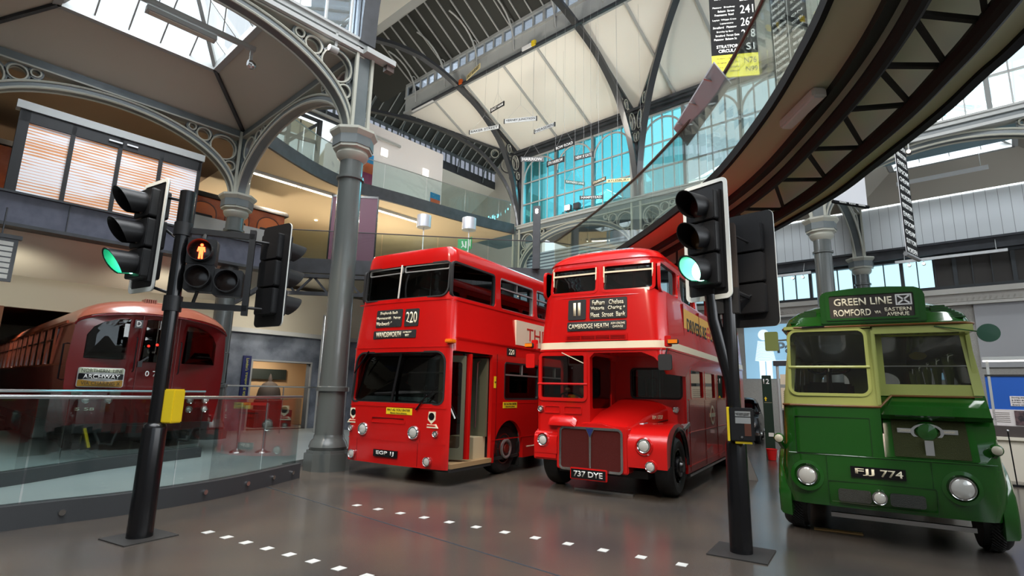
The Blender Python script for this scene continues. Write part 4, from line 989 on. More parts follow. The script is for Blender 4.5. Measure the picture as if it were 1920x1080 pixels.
# roof with cornice, louvres and blind box
RL = [(2.53, .96, .02), (2.545, .985, -.02), (2.57, .985, -.02), (2.585, .955, .0), (2.68, .92, .05), (2.78, .80, .16), (2.86, .62, .32), (2.92, .38, .55), (2.95, .2, .8)]
MB().rings([[(x, y, z) for x, y in outline(xh, yf, 6.95-yf, .2, .3)] for z, xh, yf in RL], GREEN).build('roof', gc)
MB().tube([(x, y, 2.553) for x, y in outline(.985, -.02, 6.97, .2, .3)], .014, 6, BRN, closed=True).build('cornice_moulding', gc)
MB().box(.0, .95, .0, .36, 2.45, 2.535, LGREEN).build('canopy_edge', gc)
BB = [(-.53, 2.58), (.54, 2.58), (.545, 2.90), (.52, 2.97), (.45, 3.0), (.2, 3.02), (0, 3.025), (-.2, 3.02), (-.45, 2.995), (-.51, 2.97), (-.53, 2.90)]
o = MB().rings([[(x, -.03, z) for x, z in BB], [(x, .25, z) for x, z in BB], [(x*.8, .9, 2.7+(z-2.58)*.55) for x, z in BB]], GREEN).build('blind_box', gc, bevel=.012)
MB().frame(rr(-.47, .48, 2.62, 2.955, .02), rr(-.425, .435, 2.65, 2.93, .02), 'y', -.05, -.02, GREEN).build('blind_frame', o, bevel=.006)
s_ = MB().box(-.425, .435, -.035, -.028, 2.65, 2.93, mat('blind_brown_black', (.028, .022, .018), .5)).build('destination_blind', o)
text('GREEN LINE', TEXTC, s_, (-.075, -.036, 2.85), .60, .092, bold=.018); text('ROMFORD', TEXTC, s_, (-.19, -.036, 2.715), .39, .085, bold=.018)
text('VIA', TEXTC, s_, (.075, -.036, 2.71), .065, .036, bold=.015); text('EASTERN', TEXTC, s_, (.275, -.036, 2.737), .26, .045, bold=.015); text('AVENUE', TEXTC, s_, (.27, -.036, 2.68), .22, .045, bold=.015)
MB().frame(rr(.26, .42, 2.785, 2.915, .005), rr(.275, .405, 2.8, 2.9, .003), 'y', -.038, -.034, TEXTW).bar((.285, -.036, 2.805), (.395, -.036, 2.895), .004, .018, TEXTW).bar((.285, -.036, 2.895), (.395, -.036, 2.805), .004, .018, TEXTW).build('cross_mark', s_)
for x0, x1 in ((-.88, -.58), (.60, .90)):
    mb = MB()
    for k in range(7):
        z = 2.615+k*.024; f_ = 1-k*.09
        a, b = (x1-(x1-x0)*f_, x1) if x0 < 0 else (x0, x0+(x1-x0)*f_)
        yy = .02+(z-2.585)*.55
        mb.box(a, b, yy-.012, yy+.04, z, z+.014, GREEN).box(a, b, yy-.002, yy+.05, z+.014, z+.022, BLACKM)
    mb.build('roof_louvre', gc)
# lamps and plate
lamp(gc, -.815, -.0, .742, .105, 'headlamp', rim=.1); lamp(gc, .675, -.0, .738, .115, 'headlamp', rim=.1)
for x in (-.815, .675): MB().lathe([(.185, .03), (.18, -.005), (.14, -.012), (.125, .015)], 28, (x, .0, .74), 'y', GREEN).build('headlamp_surround', gc)
lamp(gc, -.09, -.03, .56, .07, 'fog_lamp', rim=.12)
for x0, x1 in ((-.50, -.17), (.01, .34)): MB().prism(rr(x0, x1, .48, .62, .03), 'y', -.012, .02, mat('intake_mesh', (.02, .022, .016), .5, bump=(150, .8))).build('intake_mesh', gc)
o = MB().box(-.355, .18, -.03, .0, .77, .89, BLACK).build('number_plate', gc); text('FJJ', TEXTC, o, (-.215, -.031, .83), .19, .08, bold=.014); text('774', TEXTC, o, (.045, -.031, .83), .215, .08, bold=.014)
for x in (-1.10, 1.0):
    MB().sphere((x, .02, 1.165), .062, GREEN, sz=(1, 1.2, 1)).lathe([(.062, 0), (.05, -.02)], 16, (x, -.03, 1.165), 'y', GREEN).bar((x, .05, 1.12), (x*.97, .15, 1.04), .04, .05, GREEN).build('side_lamp', gc)
    MB().lathe([(.048, 0), (.03, -.012), (.001, -.015)], 16, (x, -.055, 1.165), 'y', mat('side_lamp_lens', lin(190, 185, 165), .3)).build('side_lamp_lens', gc)
# wings over the front wheels
for sx in (-1, 1):
    R = []
    for a in range(-20, 201, 11):
        ca, sa = math.cos(rad(a)), math.sin(rad(a))
        R.append([(sx*1.02, .78-.62*ca, .44+.66*sa), (sx*1.13, .78-.60*ca, .44+.62*sa), (sx*1.16, .78-.55*ca, .44+.54*sa), (sx*1.13, .78-.51*ca, .44+.49*sa), (sx*1.0, .78-.50*ca, .44+.48*sa)])
    MB().rings(R, GREEN).build('front_wing', gc, smooth=60)
o = MB().prism(rr(-1.19, -1.03, 2.26, 2.51, .02), 'y', -.06, -.04, LGREEN).build('mirror', gc); MB().tube([(-1.1, -.03, 2.40), (-1.0, .0, 2.40), (-.93, .05, 2.41)], .012, 6, STEEL).build('mirror_arm', o)
o = MB().lathe([(.001, -.02), (.10, -.015), (.10, .01), (.001, .012)], 24, (1.06, -.08, 2.42), 'y', mat('coach_mid_green', (.03, .10, .06), .4)).build('mirror', gc); MB().tube([(1.06, -.07, 2.42), (.8, -.03, 2.48), (.6, .0, 2.52)], .008, 6, GREEN).build('mirror_arm', o)
wheel(gc, 1.11, .78, .42, .24, 1, GREEN, tread=True); wheel(gc, -1.11, .78, .42, .24, -1, GREEN, tread=True)
wheel(gc, 1.09, 5.0, .42, .3, 1, GREEN); wheel(gc, -1.09, 5.0, .42, .3, -1, GREEN)
MB().tube([(-.9, .78, .35), (.9, .78, .35)], .06, 8, DARK).box(-.6, .8, .3, .36, .24, .29, STEEL).build('front_axle', gc)
steering(gc, -.50, .5, 2.06, .24, rad(-15))
MB().box(-.8, -.3, .95, 1.35, 1.25, 1.4, DARK).box(-.8, -.3, 1.3, 1.38, 1.25, 1.9, DARK).build('driver_seat', gc, bevel=.03)
seats(gc, [1.8+.8*i for i in range(6)], .95, ((-.9, -.2), (.2, .9)), MOQ)
for q in swin:
    for sx in (-1, 1): MB().prism(rr(*q), 'x', sx*.975, sx*.98, GLASS).build('side_window', gc, smooth=0)
o = MB().prism(circ(.48, 2.22, .09, 20, .05), 'y', .6, .61, YELLOW).build('notice', gc)

# ================= FLOORS, GALLERIES, BRIDGE =================
def poly(name, P, z0, z1, m, smooth=0, kind='structure', **k):
    mb = MB().prism(P, 'z', z0, z1, m); return mb.build(name, st=True, smooth=smooth, kind=kind, **k)
def wpoly(name, P, z0, z1, m): return MB().prism(P, 'z', z0, z1, m).build(name, smooth=0, kind='structure')
RAMP = mat('ramp_floor', lin(142, 148, 146), .35, noise=(.8, lin(130, 138, 138), .4, .7))
KERB = [(-8.1, -.6), (-8.25, 1.2), (-8.23, 2.62), (-8.06, 3.86), (-8.2, 5.22), (-8.8, 6.95)]
wpoly('floor_ramp', [(-8.3, -.6), (-8.45, 1.2), (-8.43, 2.62), (-8.26, 3.86), (-8.4, 5.22), (-9.0, 6.9), (-9.8, 7.4), (-10.4, 9.5), (-11, 14), (-22, 15), (-22, -.6)], .0, .13, RAMP)
def wall_along(pts, w, z0, z1, m, mb=None):
    mb = mb or MB()
    P = [Vector(p) for p in pts]; Lp = []; Rp = []
    for i, p in enumerate(P):
        d = (P[min(i+1, len(P)-1)]-P[max(i-1, 0)]).normalized(); e = Vector((-d.y, d.x))*w/2; Lp.append(p+e); Rp.append(p-e)
    R = [[(*Lp[i], z0), (*Rp[i], z0), (*Rp[i], z1), (*Lp[i], z1)] for i in range(len(P))]
    return mb.rings(R, m)
def sub(pts, n):
    """smooth polyline through the points (Catmull-Rom)"""
    P = [Vector(p) for p in pts]; O = []
    for i in range(len(P)-1):
        a, b, c, d = P[max(0, i-1)], P[i], P[i+1], P[min(len(P)-1, i+2)]
        for k in range(n):
            t = k/n; O.append(.5*((2*b)+(c-a)*t+(2*a-5*b+4*c-d)*t*t+(3*b-a-3*c+d)*t**3))
    return O+[P[-1]]
KD = mat('kerb_grey', lin(62, 64, 66), .45)
def balustrade(pts, zf, zr, panel, label, kerb=.24, n=10, rail=.022, cat='balustrade', st=False, bolts=True, posts=False, rm_=None, twin=False):
    e = empty('glass_balustrade', (0, 0, 0), label, cat, 'glass balustrades with steel handrails')
    if st: e.location = M0; e.rotation_euler = (0, 0, -BA)
    S = sub(pts, n)
    if kerb: wall_along(S, .2, zf, zf+kerb, KD).build('kerb', e, smooth=30)
    acc = 0; seg = [S[0]]; ps = []
    for i in range(1, len(S)):
        acc += (S[i]-S[i-1]).length; seg.append(S[i])
        if acc >= panel or i == len(S)-1:
            ps.append(seg); seg = [S[i]]; acc = 0
    for seg in ps:
        d0 = (seg[-1]-seg[0]).normalized(); q = [seg[0]+d0*.012]+seg[1:-1]+[seg[-1]-d0*.012]
        g = wall_along(q, .014, zf+max(kerb-.16, .02), zr-.03, RAILG).build('glass_panel', e, smooth=0)
        if bolts:
            d = (seg[-1]-seg[0]).normalized(); nn = Vector((-d.y, d.x)); 
            for f in (.25, .75):
                p = seg[0].lerp(seg[-1], f); p2 = min(seg, key=lambda v: (v-p).length)
                X = Matrix.Translation((p2.x, p2.y, zf+kerb*.5)) @ Matrix.Rotation(math.atan2(d.y, d.x), 4, 'Z')
                MB().lathe([(.035, -.13), (.035, .13)], 14, (0, 0, 0), 'y', CHROME, X).build('fixing_bolt', e)
    MB().tube([(p.x, p.y, zr) for p in S], rail, 8, rm_ or STEEL).build('handrail', e)
    return e
balustrade(KERB, 0, 1.47, 1.62, 'curved glass balustrade with steel handrail along the near floor, behind the left signal pole', kerb=.26)
balustrade([(-9.9, .6), (-10.2, 1.6), (-10.62, 3.28), (-11.4, 4.95), (-11.95, 6.9)], .13, 1.5, 1.7, 'second glass balustrade close in front of the red train', kerb=.2, bolts=False)
# plain rail in front of the mural
e = empty('handrail_barrier', wp(-7.3, .2, .13), 'steel post and rail barrier in front of the grey mural wall', 'railing', None, -BA)
MB().tube([(0, 0, 1.5), (0, 4.6, 1.5)], .025, 8, STEEL).build('handrail', e)
for t in (.4, 2.2, 4.2): MB().tube([(0, t, 0), (0, t, 1.5)], .02, 8, STEEL).build('post', e)

# ---- wall with mural, doorway and plaster above ----
MURAL = mat('mural_blue_grey', lin(126, 134, 146), .6, noise=(1.6, lin(78, 86, 98), .38, .66))
c = MB(); c.box(-9.3, -9, -.6, 8, 0, 3.45, MURAL)
stc('wall_mural', c, cut=MB().box(-9.6, -8.7, 2.0, 4.15, .1, 2.5))
stc('trim_13', MB().frame([(1.94, .13), (4.21, .13), (4.21, 2.56), (1.94, 2.56)], [(2.0, .13), (4.15, .13), (4.15, 2.5), (2.0, 2.5)], 'x', -9.3, -8.96, IRONG).box(-9.3, -8.7, -.6, 8, 3.45, 3.6, IRONG))
WARM = mat('warm_wall', lin(206, 176, 138), .7)
stc('wall_room', MB().box(-11.5, -11.3, 1, 6, .1, 3.4, WARM).box(-11.3, -9.3, 5.2, 5.3, .1, 3.4, WARM).box(-11.5, -9.3, 1, 6, 3.0, 3.1, WARM))
MB().box(-11.28, -11.2, 2.9, 4.3, 1.9, 2.3, mat('hanging_board', lin(40, 50, 48), .5)).build('information_board', st=True, label='dark board over the warm doorway in the mural wall', category='sign')
dm = MB().lathe([(.5, 0), (.5, .35), (.46, .38), (.42, .6), (.38, .78), (.25, .98), (.08, 1.06), (.07, 1.2), (.02, 1.35)], 20, (-10.6, 3.4, .75), 'z', mat('dome_print', lin(64, 58, 56), .8))
dm.box(-11.15, -10.0, 2.7, 4.1, .13, .75, mat('dome_print', (0, 0, 0))).build('dome_model', st=True, label='dark dome display seen through the warm doorway', category='display')
stc('wall_plaster', MB().box(-9.5, -9.3, -15, 12.9, 3.6, 5.3, PLAST))
stc('wall_tunnel', MB().box(-9.5, -9.2, -15, -4.6, 0, 3.6, mat('tunnel_brown', lin(120, 76, 52), .7)))
# ---- level 1 deck, edge beam, soffits ----
EDGE = [(-6.3, -13), (-6.3, .95), (-7.45, 1.75), (-1.0, 8.86)]
AED = sub([(-1.0, 8.86), (1.5, 7.3), (3.95, 5.55), (5.8, 4.05), (7.2, 2.75), (8.35, 1.35), (9.2, .1), (9.9, -1.2), (10.5, -3), (10.8, -5.0)], 5)
BED = sub([(13.6, -4.5), (12.4, -1.8), (11.15, .85), (10.75, 1.55), (10.3, 2.35), (9.4, 3.65), (8.55, 4.82), (7.0, 6.4), (6.05, 7.15), (4.0, 8.8), (2.0, 10.2), (-.5, 11.6), (-3, 12.6)], 5)
SO = [(p.x, p.y) for p in AED]+[(p.x, p.y) for p in BED]
poly('floor_bridge', SO, 5.34, 5.44, SOFF)
poly('floor_upper', [(-20, -13), (-6.3, -13), (-6.3, .95), (-7.45, 1.75), (-1.0, 8.86), (-3, 12.6), (-20, 12.8)], 5.5, 5.9, PLAST)
STB = mat('purple_grey_steel', lin(84, 86, 100), .4, noise=(4, lin(70, 72, 86), .4, .7))
c = MB().box(-6.34, -6.14, -13, 1.0, 5.2, 5.92, STB).box(-6.5, -6.04, -13, 1.0, 5.14, 5.22, DKST).box(-6.5, -6.04, -13, 1.0, 5.92, 5.97, DKST)
for t in range(-13, 1, 3): c.box(-6.14, -6.10, t-.01, t+.01, 5.22, 5.92, DKST)
stc('trim_14', c)
stc('trim_15', wall_along([(-6.3, .95), (-7.45, 1.75), (-1.0, 8.86)], .14, 5.46, 5.96, DKST))
# angled plaster soffits under level 1
stc('ceiling_soffit', MB().rings([[(-6.5, t, 5.15), (-8.4, t, 4.35), (-9.3, t, 4.5), (-9.3, t, 5.3), (-6.5, t, 5.3)] for t in (-14, 1.2)], PLAST), smooth=0)
stc('ceiling_tunnel', MB().box(-20, -9.4, -13, 0, 3.9, 4.0, mat('tunnel_brown', (0, 0, 0))))
# dark trusses under the deck behind the tall column
c = MB()
for (a, b) in (((-7.3, 1.9), (-2.2, 7.5)),):
    A, B = Vector(a), Vector(b)
    for z, w_ in ((5.35, .22), (4.75, .12)): c.bar((*A, z), (*B, z), w_, .12, DKST)
    for i in range(7):
        p, q = A.lerp(B, i/7), A.lerp(B, (i+.5)/7); r_ = A.lerp(B, (i+1)/7)
        c.bar((*p, 5.35), (*q, 4.75), .07, .07, DKST).bar((*q, 4.75), (*r_, 5.35), .07, .07, DKST)
for p in ((-6.6, 0), (-4.6, 4.9)):
    for dx, dy in ((-1.9, .6), (.8, 1.5), (-.4, 1.9)): c.bar((p[0], p[1], 3.9), (p[0]+dx, p[1]+dy, 5.3), .10, .10, DKST)
stc('trim_16', c)
# level 1 handrail with glass
balustrade([(-7.42, 1.85), (-5.37, 4.1), (-2.86, 6.88), (-1.0, 8.86)], 5.9, 6.98, 1.6, 'glass balustrade with thin dark handrail above the flat-fronted bus', kerb=0, st=True, bolts=False, rail=.02, rm_=DKST)
RUST = mat('dark_bronze_rail', lin(70, 56, 50), .35, .3)
balustrade([(-1.0, 8.86), (1.5, 7.3), (3.95, 5.6), (5.8, 4.1), (7.2, 2.8), (8.35, 1.4), (9.2, .15), (9.9, -1.1), (10.5, -2.9)], 5.44, 6.98, 1.25, 'glass balustrade with dark rail along the curved bridge', kerb=0, st=True, bolts=False, rail=.035, rm_=RUST, n=6)
BRE = mat('bridge_edge', lin(22, 21, 22), .6, spec=.2)
# bridge : edge channels, tube chords, lattice
c = MB(); wall_along([(p.x, p.y) for p in AED], .06, 5.30, 5.45, BRE, c); wall_along([(p.x, p.y) for p in BED], .12, 5.29, 5.46, BRE, c)
BRD = mat('bridge_tube', lin(46, 46, 45), .7, spec=.15)
na, nb = len(AED), len(BED)
def mid(f, k):
    a = AED[min(na-1, int(f*(na-1)))]; i = f*(na-1); a = AED[int(i)].lerp(AED[min(na-1, int(i)+1)], i-int(i))
    j = (1-f)*(nb-1); b = BED[int(j)].lerp(BED[min(nb-1, int(j)+1)], j-int(j)); return a.lerp(b, k)
stc('trim_17', c)
fs = [i/60 for i in range(61)]
c = MB()
for k in (.36, .72): c.tube([(*mid(f, k), 5.16) for f in fs], .105 if k > .5 else .085, 10, BRD)
N = 14
for i in range(N):
    f0, f1, f2 = i/N, (i+.5)/N, (i+1)/N
    c.bar((*mid(f0, .36), 5.20), (*mid(f1, .72), 5.20), .05, .05, BRD).bar((*mid(f1, .72), 5.20), (*mid(f2, .36), 5.20), .05, .05, BRD)
stc('trim_18', c)
stc('trim_19', wall_along([tuple(mid(f, .27)) for f in fs], .12, 5.24, 5.36, BLACKM))
p = mid(.62, .16)
o = MB().box(-.42, .42, -.09, .09, -.14, 0, WHITE).build('emergency_light', None, wp(p.x, p.y, 5.335), (0, 0, -BA-rad(48)), bevel=.03); tag(o, 'white box light fixed under the near edge of the curved bridge', 'light')
# grey information lectern on the bridge rail
e = empty('display_lectern', wp(6.88, 3.12, 7.0), 'long grey sloping information panel fixed along the bridge rail', 'display panel', None, -BA-rad(48))
MB().rings([[(x, .10, -.26), (x, .10, -.22), (x, -.17, .16), (x, -.17, .12)] for x in (-1.15, 1.15)], mat('lectern_grey', lin(168, 168, 172), .4)).build('panel', e)
for x in (-.8, 0, .8): MB().bar((x, .04, -.02), (x, -.22, .06), .03, .03, STEEL).build('bracket', e)

# ---- gallery (level 2) ----
GE = sub([(-6.3, .45), (-7.0, 1.75), (-7.6, 3.16), (-7.86, 4.69), (-7.55, 7.0), (-7.19, 10.4), (-6.68, 12.9)], 6)
poly('floor_gallery', [(p.x, p.y) for p in GE]+[(-20, 12.9), (-20, .3), (-7, .3)], 9.28, 9.7, TAN)
poly('ceiling_level_one', [(-6.85, .3), (-20, .3), (-20, -14), (-6.85, -14)], 9.2, 9.4, mat('soffit_brown', lin(150, 126, 102), .7))
stc('trim_20', wall_along([(p.x, p.y) for p in GE], .1, 9.26, 9.76, DKST))
balustrade([(-6.3, .45), (-7.0, 1.75), (-7.6, 3.16), (-7.86, 4.69), (-7.55, 7.0), (-7.19, 10.4), (-6.72, 12.7)], 9.7, 10.85, 1.9, 'glass balustrade curving along the upper gallery in front of the white room', kerb=0, st=True, bolts=False, rail=.02)
# white room on the gallery with square wall lights
stc('wall_white_room', MB().box(-13, -9.4, 5.95, 10.45, 9.7, 13.35, mat('white_room', lin(228, 222, 220), .6)))
for t, z in ((6.95, 12.2), (9.35, 12.02)):
    e = empty('wall_light', wp(-9.4, t, z), 'glowing square wall light on the white gallery room, %s' % ('nearer the tall column' if t < 8 else 'farther from the tall column'), 'wall light', None, -BA)
    MB().box(0, .05, -.19, .19, -.19, .19, WHITE).build('housing', e); MB().box(.05, .09, -.17, .17, -.17, .17, mat('square_light', (1, .95, .85), emit=(1, .9, .75), es=3.5)).build('diffuser', e, bevel=.01)
o = MB().box(-9.4, -9.36, 9.75, 10.35, 10.55, 11.15, mat('poster_blue', lin(40, 130, 180), .5)).box(-9.36, -9.355, 9.75, 10.35, 10.55, 10.85, mat('poster_orange', lin(196, 92, 50), .5)).build('poster', st=True); tag(o, 'small blue and orange poster on the white gallery room', 'poster')
o = MB().box(-8.3, -8.27, 5.25, 5.75, 10.9, 11.3, mat('poster_blue', (0, 0, 0))).box(-8.3, -8.27, 5.25, 5.75, 10.45, 10.9, mat('poster_orange', (0, 0, 0))).box(-8.3, -8.27, 5.25, 5.75, 9.95, 10.45, mat('poster_magenta', lin(150, 40, 90), .5)).box(-8.3, -8.27, 5.25, 5.75, 9.72, 9.95, WHITE).build('banner_stand', st=True); tag(o, 'blue orange and magenta banner behind the tall column on the gallery', 'banner')
# lift frame beside the white room
e = empty('lift_frame', wp(-9.6, 2.6, 9.7), 'dark steel lift frame behind the gallery glass left of the tall column', 'lift', None, -BA)
for x, y in ((0, -1.2), (0, 0), (0, 1.3), (-1.6, 0), (-1.6, 1.3)): MB().box(x-.08, x+.08, y-.08, y+.08, 0, 2.9, DKST).build('post', e)
MB().bar((0, -1.2, 1.7), (0, 1.3, 1.9), .1, .14, DKST).bar((0, -1.2, .2), (0, 1.3, 2.8), .08, .12, DKST).bar((0, -1.2, 2.85), (0, 1.3, 2.85), .1, .12, DKST).build('cross_beam', e)
MB().box(-1.5, -.1, .1, 1.2, .05, 2.7, GLASS).build('glass_panel', e, smooth=0)
MB().lathe([(.2, 0), (.2, .03), (.001, .035)], 20, (.1, -.3, 1.95), 'x', WHITE).build('sign_disc', e)
MB().box(-2.5, 3.5, -.05, .05, 0, .1, IRONG, Matrix.Translation((.4, 1.6, 2.95)) @ Matrix.Rotation(rad(90), 4, 'Z')).build('top_track', e)
# second sloping ceiling with lights under the gallery
LT = mat('linear_light', (1, .9, .75), emit=(1, .88, .70), es=9)
for (s0, t0, s1, t1, tx) in ((-8.8, .9, -8.8, 4.4, 'left of'), (-8.75, 6.2, -8.75, 9.2, 'right of')):
    e = empty('linear_light', wp(s0, t0, 9.18), 'slim linear ceiling light under the gallery, %s the purple banner' % tx, 'ceiling light', None, -BA)
    MB().box(-.14, .14, 0, t1-t0, 0, .1, IRONG).build('housing', e); MB().box(-.05, .05, .1, (t1-t0)*.55, -.02, 0, LT).box(-.05, .05, (t1-t0)*.62, t1-t0-.05, -.02, 0, LT).build('diffuser', e)
    for k in (.57, .595): MB().lathe([(.03, 0), (.03, -.03)], 10, (0, (t1-t0)*k, 0), 'z', LT).build('spot', e)
o = MB().lathe([(.06, 0), (.06, -.02), (.001, -.03)], 14, m=mat('downlight', (1, .9, .7), emit=(1, .85, .6), es=14)).build('downlight', None, wp(-12.5, 5.6, 9.27)); tag(o, 'small round downlight in the tan soffit left of the purple banner', 'ceiling light')

# ---- orange striped screen, carriage, banner, lamps on level 1 ----
e = empty('display_screen', wp(-6.45, -5.2, 5.95), 'long framed screen with orange and white stripes on the mezzanine edge', 'display screen', None, -BA)
MB().box(-.06, .02, -.02, 3.98, 0, 2.12, BLACKM).build('backing_panel', e)
f = MB()
for t in (0, 1.03, 2.03, 2.98, 3.96): f.box(.02, .12, t-.045 if t else -.02, t+.045 if t else .18, 0, 2.14, BLACKM)
f.box(.02, .12, 0, 3.98, 1.84, 2.14, BLACKM).box(.02, .12, 0, 3.98, 0, .05, BLACKM); f.build('frame', e)
SL = stripes('orange_slats', lin(228, 226, 230), lin(214, 150, 104), 'z', .075, .42, .9, .22)
nt = SL.node_tree
n1 = nt.nodes.new('ShaderNodeTexNoise'); n1.inputs['Scale'].default_value = 1.2; tcx = nt.nodes.new('ShaderNodeTexCoord'); mpx = nt.nodes.new('ShaderNodeMapping'); mpx.inputs['Scale'].default_value = (1, .5, 2.2)
mx = nt.nodes['Mix']; lt = [n for n in nt.nodes if n.type == 'MATH' and n.operation == 'LESS_THAN'][0]
mr = nt.nodes.new('ShaderNodeMapRange'); mr.inputs[1].default_value = .40; mr.inputs[2].default_value = .62; mr.inputs[3].default_value = .16; mr.inputs[4].default_value = .74
nt.links.new(tcx.outputs['Object'], mpx.inputs[0]); nt.links.new(mpx.outputs[0], n1.inputs['Vector']); nt.links.new(n1.outputs['Fac'], mr.inputs[0]); nt.links.new(mr.outputs[0], lt.inputs[1])
for t0, t1 in ((.18, .985), (1.075, 1.985), (2.075, 2.935), (3.025, 3.915)): MB().box(.03, .06, t0, t1, .05, 1.84, SL).build('striped_panel', e)
MB().box(-.1, .16, -.1, 4.05, 2.14, 2.34, IRONG).build('light_rail', e)
MB().box(.13, .16, 1.75, 2.05, 1.96, 2.0, WHITE).box(.13, .16, 2.15, 2.4, 1.97, 2.01, WHITE).build('small_fittings', e)
ORW = mat('varnished_wood', lin(170, 84, 40), .25, coat=.5, noise=(3, lin(140, 62, 28), .4, .7))
e = empty('railway_carriage', wp(-10.2, -6.4, 5.9), 'varnished orange-brown wooden railway carriage behind the mezzanine screen', 'carriage', None, -BA)
b_ = MB().box(-1.2, 1.2, 0, 9.0, .35, 2.05, ORW).build('body', e, bevel=.04)
MB().rings([[(1.3*math.cos(a), y, 2.02+.38*math.sin(a)) for a in [pi*i/10 for i in range(11)]] for y in (-.1, 9.1)], BLACKM).build('roof', e)
for i in range(8):
    y0 = .2+i*1.1
    P = [(y0+.12, 1.0), (y0+.9, 1.0), (y0+.9, 1.5)]+[(y0+.51+.39*math.cos(pi*j/8), 1.5+.33*math.sin(pi*j/8)) for j in range(1, 8)]+[(y0+.12, 1.5)]
    w_ = MB().prism(P, 'x', 1.19, 1.215, mat('carriage_panel', lin(196, 104, 52), .25, coat=.5)).build('arched_panel', e); MB().frame(grow(P, .03), grow(P, -.005), 'x', 1.19, 1.23, mat('carriage_bead', lin(90, 44, 20), .3)).build('moulding', w_)
    MB().prism(rr(y0+.2, y0+.8, 1.05, 1.42, .05), 'x', 1.21, 1.22, DARK).build('window_pane', w_)
for y in (2, 5, 8): MB().lathe([(.16, 0), (.13, .12), (.02, .16)], 12, (0, y, 2.4), 'z', BLACKM).build('roof_ventilator', e)
for y in (1.5, 7.5): MB().box(-1.1, 1.1, y-.5, y+.5, 0, .35, BLACKM).build('bogie', e)
MB().box(1.5, 1.53, 4.6, 8.6, .3, 1.25, mat('rail_panel_grey', lin(165, 168, 170), .4)).build('guard_panel', e)
e = empty('hanging_banner', wp(-7.5, 4.6, 5.9), 'tall purple double banner in a black frame beside the tall column', 'banner', None, rad(47)-BA)
for x0, x1 in ((-.86, .16), (.2, .86)): MB().box(x0, x1, -.02, .02, .05, 3.02, PURPLE).build('banner_cloth', e)
MB().box(-.9, .9, -.04, .04, 3.02, 3.1, BLACK).box(-.9, -.85, -.04, .04, 0, 3.1, BLACK).box(.85, .9, -.04, .04, 0, 3.1, BLACK).box(.16, .2, -.04, .04, 0, 3.1, BLACK).build('frame', e)
SH = mat('lamp_shade_silver', lin(196, 198, 206), .35, .3)
for s, t, z, on in ((-5.33, 6.3, 8.19, 1), (-4.2, 7.6, 8.19, 0)):
    e = empty('floor_lamp', wp(s, t, 5.9), 'silver drum-shaded lamp above the flat-fronted bus, %s' % ('lit, nearer the purple banner' if on else 'unlit, over the green exit sign'), 'lamp', 'drum-shaded lamps on the upper level')
    MB().lathe([(.19, 0), (.19, .03), (.02, .05)], 20, m=STEEL).build('base', e); MB().tube([(0, 0, .03), (0, 0, 2.1)], .02, 8, WHITE).build('pole', e)
    MB().lathe([(.27, 1.82), (.27, 2.29), (.25, 2.30), (.255, 1.83)], 30, m=SH).build('lamp_shade', e)
    if on: MB().lathe([(.25, 1.84), (.001, 1.845)], 24, m=mat('lamp_glow', (1, .95, .85), emit=(1, .88, .75), es=5)).build('diffuser', e)
e = empty('exit_sign', wp(-5.75, 9.0, 7.45), 'green emergency exit sign with white running figures', 'sign', None, rad(0))
MB().tube([(0, 0, .1), (0, 0, -1.55)], .02, 8, STEEL).build('post', e)
for sx, rz in ((-1, 32), (1, -32)):
    X = Matrix.Rotation(rad(rz), 4, 'Z')
    q = MB().box(0 if sx > 0 else -.42, .42 if sx > 0 else 0, -.02, .02, 0, .5, mat('exit_green', lin(20, 130, 70), .4, emit=lin(20, 130, 70), es=.3), X).build('panel', e)
    cx = sx*.21
    MB().prism(circ(cx-.02, .37, .035, 12), 'y', -.03, -.02, TEXTW, X).bar((cx-.02, -.025, .33), (cx+.02, -.025, .22), .01, .06, TEXTW, X).bar((cx+.02, -.025, .22), (cx-.05, -.025, .12), .01, .04, TEXTW, X).bar((cx+.02, -.025, .22), (cx+.09, -.025, .14), .01, .04, TEXTW, X).box(cx+.10, cx+.16, -.03, -.02, .1, .4, TEXTW, X).build('running_figure', q)
e = empty('light_post', wp(-1.3, 8.2, 5.9), 'dark slim post with a small bright lamp in front of the blue windows', 'post light', None, rad(20))
MB().box(-.13, .13, -.06, .06, 0, 2.32, DKST).build('post', e, bevel=.01)
for z in (2.08, 2.16): MB().lathe([(.05, 0), (.045, -.02), (.001, -.025)], 14, (0, -.06, z), 'y', mat('post_lamp', (1, .95, .9), emit=(1, .9, .85), es=12)).build('lens', e)
# louvred screen wall behind level 1, under the blue windows
stc('wall_louvre', MB().box(-6.4, 3, 13.6, 13.7, 5.9, 8.3, stripes('louvre_slats', lin(176, 190, 200), lin(92, 104, 118), 'z', .16, .45, .5)))

